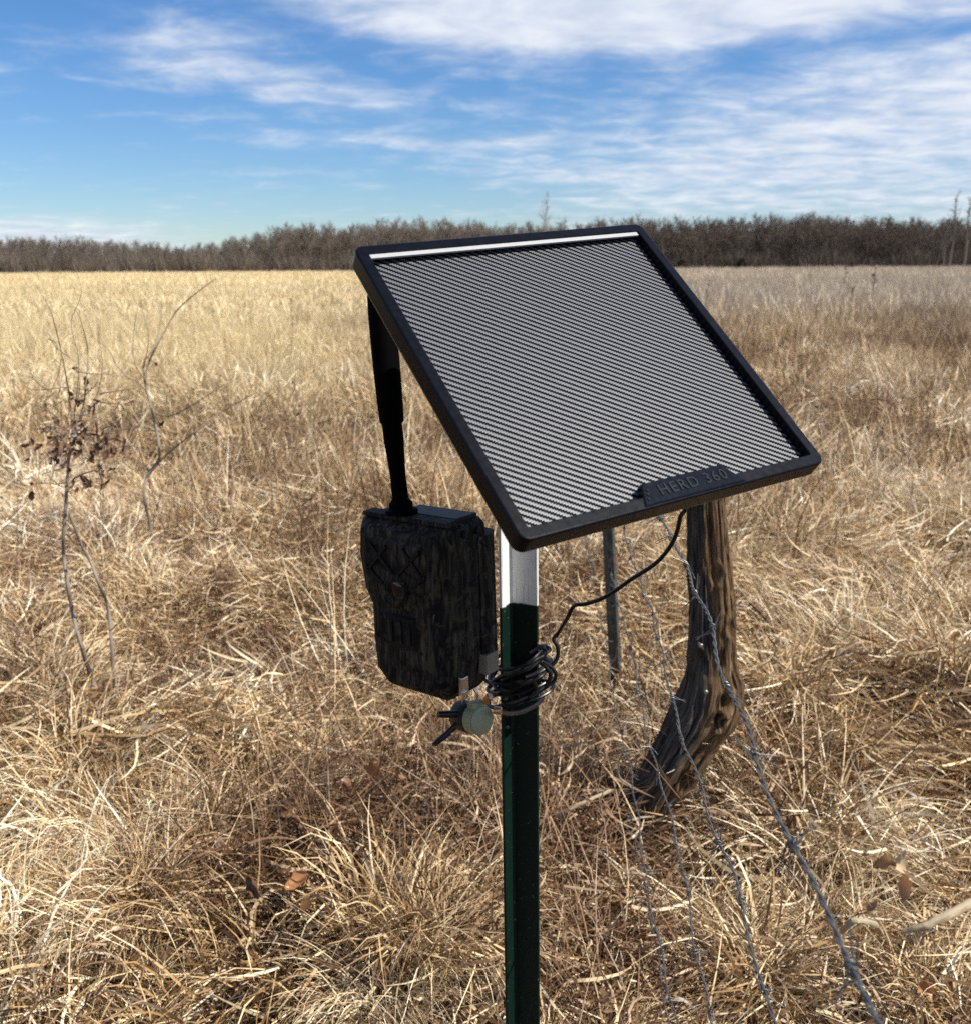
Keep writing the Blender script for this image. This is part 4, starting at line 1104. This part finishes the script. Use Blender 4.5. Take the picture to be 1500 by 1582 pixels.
BARB = None
WIRES = [((1020, 795), (1350, 1582), 1.00, 'thickest nearest barbed wire, running from the panel past the wooden post to bottom right'),
         ((968, 830), (1190, 1582), 0.735, 'second barbed wire, crossing the bend of the wooden post'),
         ((963, 962), (1104, 1582), 0.45, 'third barbed wire, passing the lower end of the wooden post'),
         ((956, 1114), (1042, 1582), 0.22, 'fourth barbed wire, low in the grass left of the wooden post foot'),
         ((950, 1142), (1012, 1470), 0.07, 'lowest barbed wire, nearly lost in the grass by the green post')]


def barbed_wires():
    global BARB
    rg_ = random.Random(9)
    for wi, (pA, pB, z, label) in enumerate(WIRES):
        A, B = grd(*pA, z), grd(*pB, z); d = (A - B); d = d / d[1]
        Y0, Y1 = 0.05, 6.0
        P0, P1 = B + d * (Y0 - B[1]), B + d * (Y1 - B[1]); L = np.linalg.norm(P1 - P0); t = (P1 - P0) / L
        a = np.cross(t, (0, 0, 1)); a /= np.linalg.norm(a); b = np.cross(a, t)
        r_ = root('barbed_wire', P0 + t * 0.9, label, 'barbed wire', 'barbed wire strands of the fence')
        n = 1400; pitch = 0.036; ph = rg_.uniform(0, 6)

        def centre(s):
            y = s / L
            return P0 + t * s + b * (0.004 * math.sin(s * 9 + wi) + 0.003 * math.sin(s * 23 + 2 * wi)) + a * (0.004 * math.sin(s * 7.3 + 2.1 * wi) + 0.0025 * math.sin(s * 31 + wi))
        for q in range(2):
            pts = []
            for i in range(n):
                s = L * i / (n - 1); w_ = ph + math.pi * q + 2 * math.pi * s / pitch; pts.append(centre(s) + (a * math.cos(w_) + b * math.sin(w_)) * 0.00108)
            mb = MB(); mb.tube(pts, 0.00098, 5); obj('strand', mb, M['zinc'], r_, smooth=True, fix=False)
        s = 0.03 + 0.05 * wi; o0 = origin_of(r_)
        while s < min(L, 4.6):
            if BARB is None:
                o = obj('barb', barb_mesh(), M['zinc'], None, local=True, smooth=True); BARB = o
            else:
                o = BARB.copy(); COL.objects.link(o)
            o.parent = r_; p = centre(s); tt = centre(s + 0.002) - centre(s - 0.002)
            o.rotation_mode = 'QUATERNION'
            from mathutils import Quaternion
            o.rotation_quaternion = Vector(tt).to_track_quat('Y', 'Z') @ Quaternion((0, 1, 0), rg_.uniform(0, 6.28))
            o.location = tuple(p - o0); s += rg_.uniform(0.108, 0.128)


barbed_wires()


# ------------------------------------------------------------------ saplings, stalks, sticks, leaves
def leaf_quad(mb, c, d, n, L, wd, curl, B, rng):
    """one dead leaf: a crumpled, curled sheet with a notched edge"""
    d = d / np.linalg.norm(d); s = np.cross(n, d); s /= np.linalg.norm(s) + 1e-9; n = np.cross(d, s)
    b = len(mb.v); R_, C_ = 7, 5; fold = rng.uniform(0.3, 1.3); tw_ = rng.uniform(-1.2, 1.2)
    for i in range(R_):
        t = i / (R_ - 1); w_ = wd * math.sin(math.pi * min(1, t * 0.93 + 0.05)) ** 0.8 * (1 + (0.35 if i % 2 else -0.2) * rng.uniform(0.4, 1))
        ct, st_ = math.cos(tw_ * t), math.sin(tw_ * t); s2, n2 = s * ct + n * st_, n * ct - s * st_
        cc = c + d * (L * math.sin(curl * t) / curl) + n * (L * (1 - math.cos(curl * t)) / curl)
        for j in range(C_):
            q = (j / (C_ - 1) - 0.5); a_ = q * fold * 2
            mb.v.append(cc + s2 * (w_ * math.sin(a_) / fold * 0.5) + n2 * (w_ * (1 - math.cos(a_)) / fold * 0.9) + np.array([rng.uniform(-1, 1) for _ in range(3)]) * wd * 0.07)
    for i in range(R_ - 1):
        for j in range(C_ - 1): k = b + i * C_ + j; mb.f.append([k, k + 1, k + C_ + 1, k + C_])


def add_bl(o, val=None):
    a = o.data.attributes.new('bl', 'FLOAT', 'POINT'); rng = np.random.default_rng(len(o.data.vertices))
    a.data.foreach_set('value', np.full(len(o.data.vertices), 0.5 if val is None else val, np.float32))


def px_branch(pts, Y, jit=0.0):
    return [at(x, y, Y + (random.uniform(-1, 1) * jit if i else 0)) for i, (x, y) in enumerate(pts)]


def sapling(Y, stem_paths, twig_paths, leaf_spots, label, base_px):
    b = at(*base_px, Y); r_ = root('sapling', (b[0], Y, float(ground_z(b[0], Y))), label, 'sapling')
    for pts, r0, r1 in stem_paths:
        P = smooth_path(px_branch(pts, Y, 0.05), 5); mb = MB(); mb.tube(P, [r0 + (r1 - r0) * i / (len(P) - 1) for i in range(len(P))], 7, lump=0.12); obj('stem', mb, M['bark'], r_, smooth=True)
    for pts, r0, r1 in twig_paths:
        P = smooth_path(px_branch(pts, Y, 0.10), 4); mb = MB(); mb.tube(P, [r0 + (r1 - r0) * i / (len(P) - 1) for i in range(len(P))], 5); obj('twig', mb, M['twig'], r_, smooth=True)
    rg_ = random.Random(5)
    for k in range(64 if len(leaf_spots) > 20 else 0):
        x, y = rg_.gauss(118, 34), rg_.gauss(655, 42); a = rg_.uniform(0, 6.28); q = rg_.uniform(18, 62); dy_ = rg_.uniform(-8, 8)
        P = smooth_path(px_branch([(x, y), (x + q * math.cos(a) * .5 + dy_, y + q * math.sin(a) * .5), (x + q * math.cos(a), y + q * math.sin(a) + dy_)], Y + rg_.uniform(-.06, .06), 0.03), 3); mb = MB(); mb.tube(P, [0.0016 - 0.0009 * i / (len(P) - 1) for i in range(len(P))], 4); obj('twig', mb, M['twig'], r_)
    for (x, y) in leaf_spots:
        c = at(x, y, Y + rg_.uniform(-0.12, 0.12)); mb = MB()
        leaf_quad(mb, c, np.array([rg_.uniform(-1, 1), rg_.uniform(-0.6, 0.6), rg_.uniform(-1.2, 0.1)]), np.array([rg_.uniform(-.5, .5), -1, rg_.uniform(-.5, .5)]), rg_.uniform(0.020, 0.055), rg_.uniform(0.009, 0.021), rg_.uniform(0.8, 2.8), None, rg_)
        o = obj('leaf', mb, M['dark_leaf'], r_, smooth=True, fix=False); add_bl(o, rg_.uniform(0.1, 0.8))


rl = random.Random(12)
spots = [(rl.gauss(132, 34), rl.gauss(665, 38)) for _ in range(74)] + [(rl.gauss(90, 18), rl.gauss(690, 12)) for _ in range(16)] + [(48, 745), (50, 758), (168, 655), (172, 690), (180, 700), (150, 720), (128, 735), (98, 690)]
sapling(2.75, [([(163, 1115), (152, 1075), (141, 1046), (128, 1005), (120, 978), (112, 945), (105, 905), (99, 860), (98, 830), (102, 778), (104, 740), (108, 700), (112, 668)], 0.0080, 0.0036),
               ([(180, 1100), (176, 1040), (172, 985), (166, 935), (152, 900), (140, 868), (126, 842), (114, 812), (106, 790)], 0.0065, 0.0034)],
        [([(112, 668), (108, 618), (100, 570), (93, 536), (78, 480), (57, 443)], 0.0026, 0.0008), ([(112, 668), (128, 630), (132, 600), (136, 545), (128, 505), (117, 478)], 0.0024, 0.0008),
         ([(104, 760), (112, 742), (130, 732), (150, 728), (158, 745), (160, 790), (157, 830)], 0.0026, 0.0014), ([(104, 745), (85, 748), (62, 746), (46, 752)], 0.002, 0.0009),
         ([(132, 610), (146, 596), (152, 585)], 0.0016, 0.0006), ([(128, 640), (150, 610), (158, 560), (148, 492)], 0.0016, 0.0006), ([(120, 640), (160, 650), (175, 690)], 0.0018, 0.0008),
         ([(108, 690), (72, 660), (58, 620), (66, 580)], 0.0017, 0.0006), ([(114, 650), (122, 560), (110, 500), (126, 450), (112, 405)], 0.0016, 0.0005), ([(166, 935), (150, 930), (138, 945)], 0.002, 0.001), ([(170, 975), (190, 955), (196, 940)], 0.0018, 0.0008), ([(130, 1010), (145, 990), (142, 975)], 0.0016, 0.0008), ([(109, 920), (95, 900), (92, 880)], 0.0018, 0.0008)],
        spots, 'bare two stemmed sapling with a clump of brown dead leaves, at the left edge', (165, 1110))
spots2 = [(rl.gauss(232, 14), rl.gauss(700, 30)) for _ in range(5)] + [(238, 560), (230, 552), (300, 672)]
sapling(4.3, [([(243, 900), (240, 860), (232, 810), (223, 765), (228, 735), (244, 712), (246, 690), (240, 655), (234, 630), (226, 600), (223, 582)], 0.0090, 0.005)],
        [([(223, 582), (232, 555), (241, 536), (258, 505), (273, 480), (300, 455), (334, 430)], 0.0050, 0.0018), ([(225, 740), (255, 705), (300, 668), (345, 635), (396, 606)], 0.0052, 0.0018),
         ([(234, 636), (255, 642), (273, 639), (310, 618), (346, 594)], 0.0042, 0.0016), ([(226, 604), (212, 590), (196, 582), (178, 560), (168, 540), (155, 530)], 0.003, 0.001), ([(196, 582), (182, 580), (172, 568)], 0.002, 0.0008),
         ([(223, 582), (222, 560), (236, 540), (248, 500), (250, 470)], 0.0026, 0.0009), ([(226, 590), (208, 560), (206, 520), (214, 470), (222, 462)], 0.0022, 0.0008), ([(222, 570), (230, 520), (220, 480), (216, 450)], 0.002, 0.0006), ([(300, 668), (330, 668), (352, 680)], 0.0022, 0.0008)],
        spots2, 'slender bare sapling with long slanting twigs, behind the leafy clump on the left', (243, 880))


def stalk(px, py_top, py_base, label, Y=None, rad=0.0016, mat='brown_stalk', fluff=0, bend=8):
    g_ = grd(px, py_base); Y = Y or g_[1]; P = []
    for i in range(7): t = i / 6; P.append(at(px + bend * math.sin(t * 2.4) * (0.3 + t) * rl.uniform(0.6, 1.2), py_base + (py_top - py_base) * t, Y))
    P[0][2] = float(ground_z(P[0][0], Y)); r_ = root('weed_stalk', P[0], label, 'weed stalk', 'thin dead weed stalks standing in the grass')
    mb = MB(); Q = smooth_path(P, 4); mb.tube(Q, [rad * (1.1 - 0.6 * i / len(Q)) for i in range(len(Q))], 6); obj('stem', mb, M['twig'], r_, smooth=True)
    if fluff:
        mb = MB()
        for k in range(fluff):
            c = Q[int(len(Q) * rl.uniform(0.45, 0.99))]; leaf_quad(mb, c, np.array([rl.uniform(-1, 1), rl.uniform(-1, 1), rl.uniform(0.1, 1)]), np.array([0.1, -1, 0.2]), rad * rl.uniform(9, 16), rad * rl.uniform(4, 7), rl.uniform(.4, 2), None, rl)
        o = obj('seed_head', mb, M['dark_leaf'], r_, smooth=True, fix=False); add_bl(o, 0.3)


stalk(503, 905, 1350, 'tallest thin dark weed stalk left of the trail camera, standing in open grass', rad=0.0013)
stalk(714, 1150, 1340, 'dark thin weed stalk just left of the green post, below the olive lock', rad=0.0012)
stalk(530, 1235, 1330, 'short dark weed stalk beside the tallest thin stalk', rad=0.0011)
stalk(20, 750, 960, 'thin weed stalk at the left edge of the picture behind the leafy sapling', rad=0.002)
stalk(310, 790, 905, 'reddish weed stalk right of the slender sapling', rad=0.002, fluff=3)
stalk(328, 700, 850, 'weed stalk standing under the slanting twigs of the slender sapling', rad=0.002, fluff=3)
stalk(450, 560, 760, 'tall thin weed stalk in the field left of the antenna', rad=0.003, fluff=4)
stalk(445, 455, 600, 'distant upright weed stalk above the field left of the panel', rad=0.004, fluff=5)
stalk(1086, 436, 490, 'dark leafy weed beside the upper right edge of the panel', rad=0.008, fluff=14)
stalk(1345, 412, 470, 'dark seedy weed stalk standing above the grey far field, right', rad=0.016, fluff=12)
stalk(1300, 416, 458, 'small dark weed stalk left of a seedy one in the grey far field', rad=0.016, fluff=6)
stalk(1312, 440, 480, 'dark weed stalk below a seedy one in the grey far field', rad=0.012, fluff=7)


def brush(px, py, wide, high, label, seed):
    """a low bush of fine brown stems"""
    r = np.random.default_rng(seed); g_ = grd(px, py); b = np.array([g_[0], g_[1], float(ground_z(g_[0], g_[1]))])
    o = root('dry_bush', b, label, 'bush', 'low dry brown bushes on the right of the field')
    V, F, bl = stems(r, 260, high, wide, 0.012 * wide + 0.004, 4); mb = MB(); mb.v = list(V); mb.f = [list(f) for f in F]; q = obj('stems', mb, M['brown'], o, local=True, fix=False)
    at_ = q.data.attributes.new('bl', 'FLOAT', 'POINT'); at_.data.foreach_set('value', (bl * 0.55).astype(np.float32))
    V, F, bl = mat_clump(r, 200, high * 0.6, wide, high * 0.75, 0.016 * wide + 0.004, None, 2.4, 4); mb = MB(); mb.v = list(V); mb.f = [list(f) for f in F]; q = obj('twigs', mb, M['brown'], o, local=True, fix=False)
    at_ = q.data.attributes.new('bl', 'FLOAT', 'POINT'); at_.data.foreach_set('value', (bl * 0.55).astype(np.float32))


brush(1425, 508, 0.75, 0.55, 'widest dark brown dry bush at the edge of the grey weeds, far right', 41)
brush(1300, 505, 0.55, 0.25, 'low dark dry bush left of the widest one, on the trail edge', 42)
brush(1085, 466, 0.45, 0.45, 'small reddish brown bush by the upper right edge of the panel', 43)
brush(1150, 545, 0.45, 0.25, 'dark dry bush right of the panel edge, halfway up', 44)
brush(1330, 650, 0.40, 0.28, 'reddish dry bush in the middle of the right hand grass', 45)
brush(1395, 640, 0.30, 0.22, 'small dry bush beside a reddish one in the right hand grass', 46)


def stick(pts, r0, r1, label, mat, name='fallen_stick', cat='stick', lift=0.03, group=None):
    P = []
    for x, y, l in pts: p = grd(x, y, l); p[2] = l + lift; P.append(grd(x, y, l + lift))
    b = P[0]; rt_ = root(name, b, label, cat, group); Q = smooth_path(P, 6); mb = MB(); mb.tube(Q, [r0 + (r1 - r0) * i / (len(Q) - 1) for i in range(len(Q))], 8, lump=0.22); obj('branch', mb, mat, rt_, smooth=True)


stick([(1500, 1395, 0.10), (1460, 1416, 0.11), (1425, 1432, 0.10), (1395, 1440, 0.08)], 0.010, 0.005, 'pale bleached stick lying in the grass at the right edge', M['pale_stick'])
stick([(1300, 1440, 0.06), (1318, 1424, 0.12), (1350, 1428, 0.10), (1362, 1444, 0.05)], 0.006, 0.005, 'pale bent stick in the grass right of the nearest barbed wire', M['pale_stick'])
stick([(860, 1262, 0.08), (885, 1248, 0.11), (915, 1234, 0.12), (942, 1222, 0.11)], 0.005, 0.004, 'pale knobbly stick between the green post and the wooden post', M['pale_stick'])
stick([(400, 1290, 0.05), (450, 1298, 0.06), (510, 1312, 0.05)], 0.016, 0.013, 'dark rotten log half buried in the grass at lower left', M['rotten'], 'fallen_log', 'log', 0.02)
stick([(975, 1215, 0.10), (956, 1200, 0.16), (958, 1170, 0.24), (972, 1158, 0.27), (986, 1160, 0.26)], 0.0024, 0.0015, 'curled dry tendril looped beside the lower wooden post', M['pale_stick'], 'dry_tendril', 'tendril', 0.02)
stick([(1200, 960, 0.1), (1172, 910, 0.3), (1140, 850, 0.5), (1122, 800, 0.62)], 0.0022, 0.0012, 'long slanting dry stalk right of the wooden post', M['pale_stick'], 'dry_stalk', 'stalk', 0.0)


def dead_leaf(px, py, L, mat, label, group, seed, lift=0.10):
    rg_ = random.Random(seed); g_ = grd(px, py, lift); mb = MB()
    leaf_quad(mb, np.array(g_), np.array([rg_.uniform(-1, 1), rg_.uniform(-1, 1), rg_.uniform(-0.2, 0.7)]), np.array([rg_.uniform(-.7, .7), rg_.uniform(-.9, .2), 0.8]), L, L * rg_.uniform(0.45, 0.7), rg_.uniform(0.9, 2.4), None, rg_)
    o = obj('dead_leaf', mb, mat, None, smooth=True, origin=g_, fix=False); add_bl(o, rg_.uniform(0.35, 0.9)); tag(o, label, 'leaf', group)


dead_leaf(1442, 1538, 0.055, M['orange_leaf'], 'curled orange leaf lying in the grass at bottom right', 'single dead leaves in the grass', 1)
gl = 'single dead leaves in the grass'
for k, (x, y, L, m_, lb) in enumerate((
        (1352, 1338, 0.060, 'leaf', 'brown curled leaf in the grass right of the nearest barbed wire, above the bent stick'),
        (1400, 1348, 0.066, 'leaf', 'broad tan curled leaf in the grass above the bleached stick at right'),
        (1330, 1400, 0.050, 'dark_leaf', 'small dark leaf close to the pale bent stick at lower right'),
        (1396, 1392, 0.056, 'orange_leaf', 'reddish brown leaf between the bent stick and the bleached stick'),
        (440, 1375, 0.058, 'orange_leaf', 'russet leaf just below the rotten log at lower left'),
        (400, 1390, 0.052, 'dark_leaf', 'dark brown leaf left of a russet one below the rotten log'),
        (472, 1398, 0.055, 'leaf', 'light brown leaf right of a russet one below the rotten log'),
        (575, 1208, 0.062, 'orange_leaf', 'orange brown leaf on the flattened grass below the trail camera'),
        (622, 1202, 0.058, 'leaf', 'tan leaf on the flattened grass below the olive lock'),
        (545, 1222, 0.050, 'dark_leaf', 'dark leaf left of an orange brown one below the trail camera'))):
    dead_leaf(x, y, L, M[m_], lb, gl, 20 + k, 0.14)
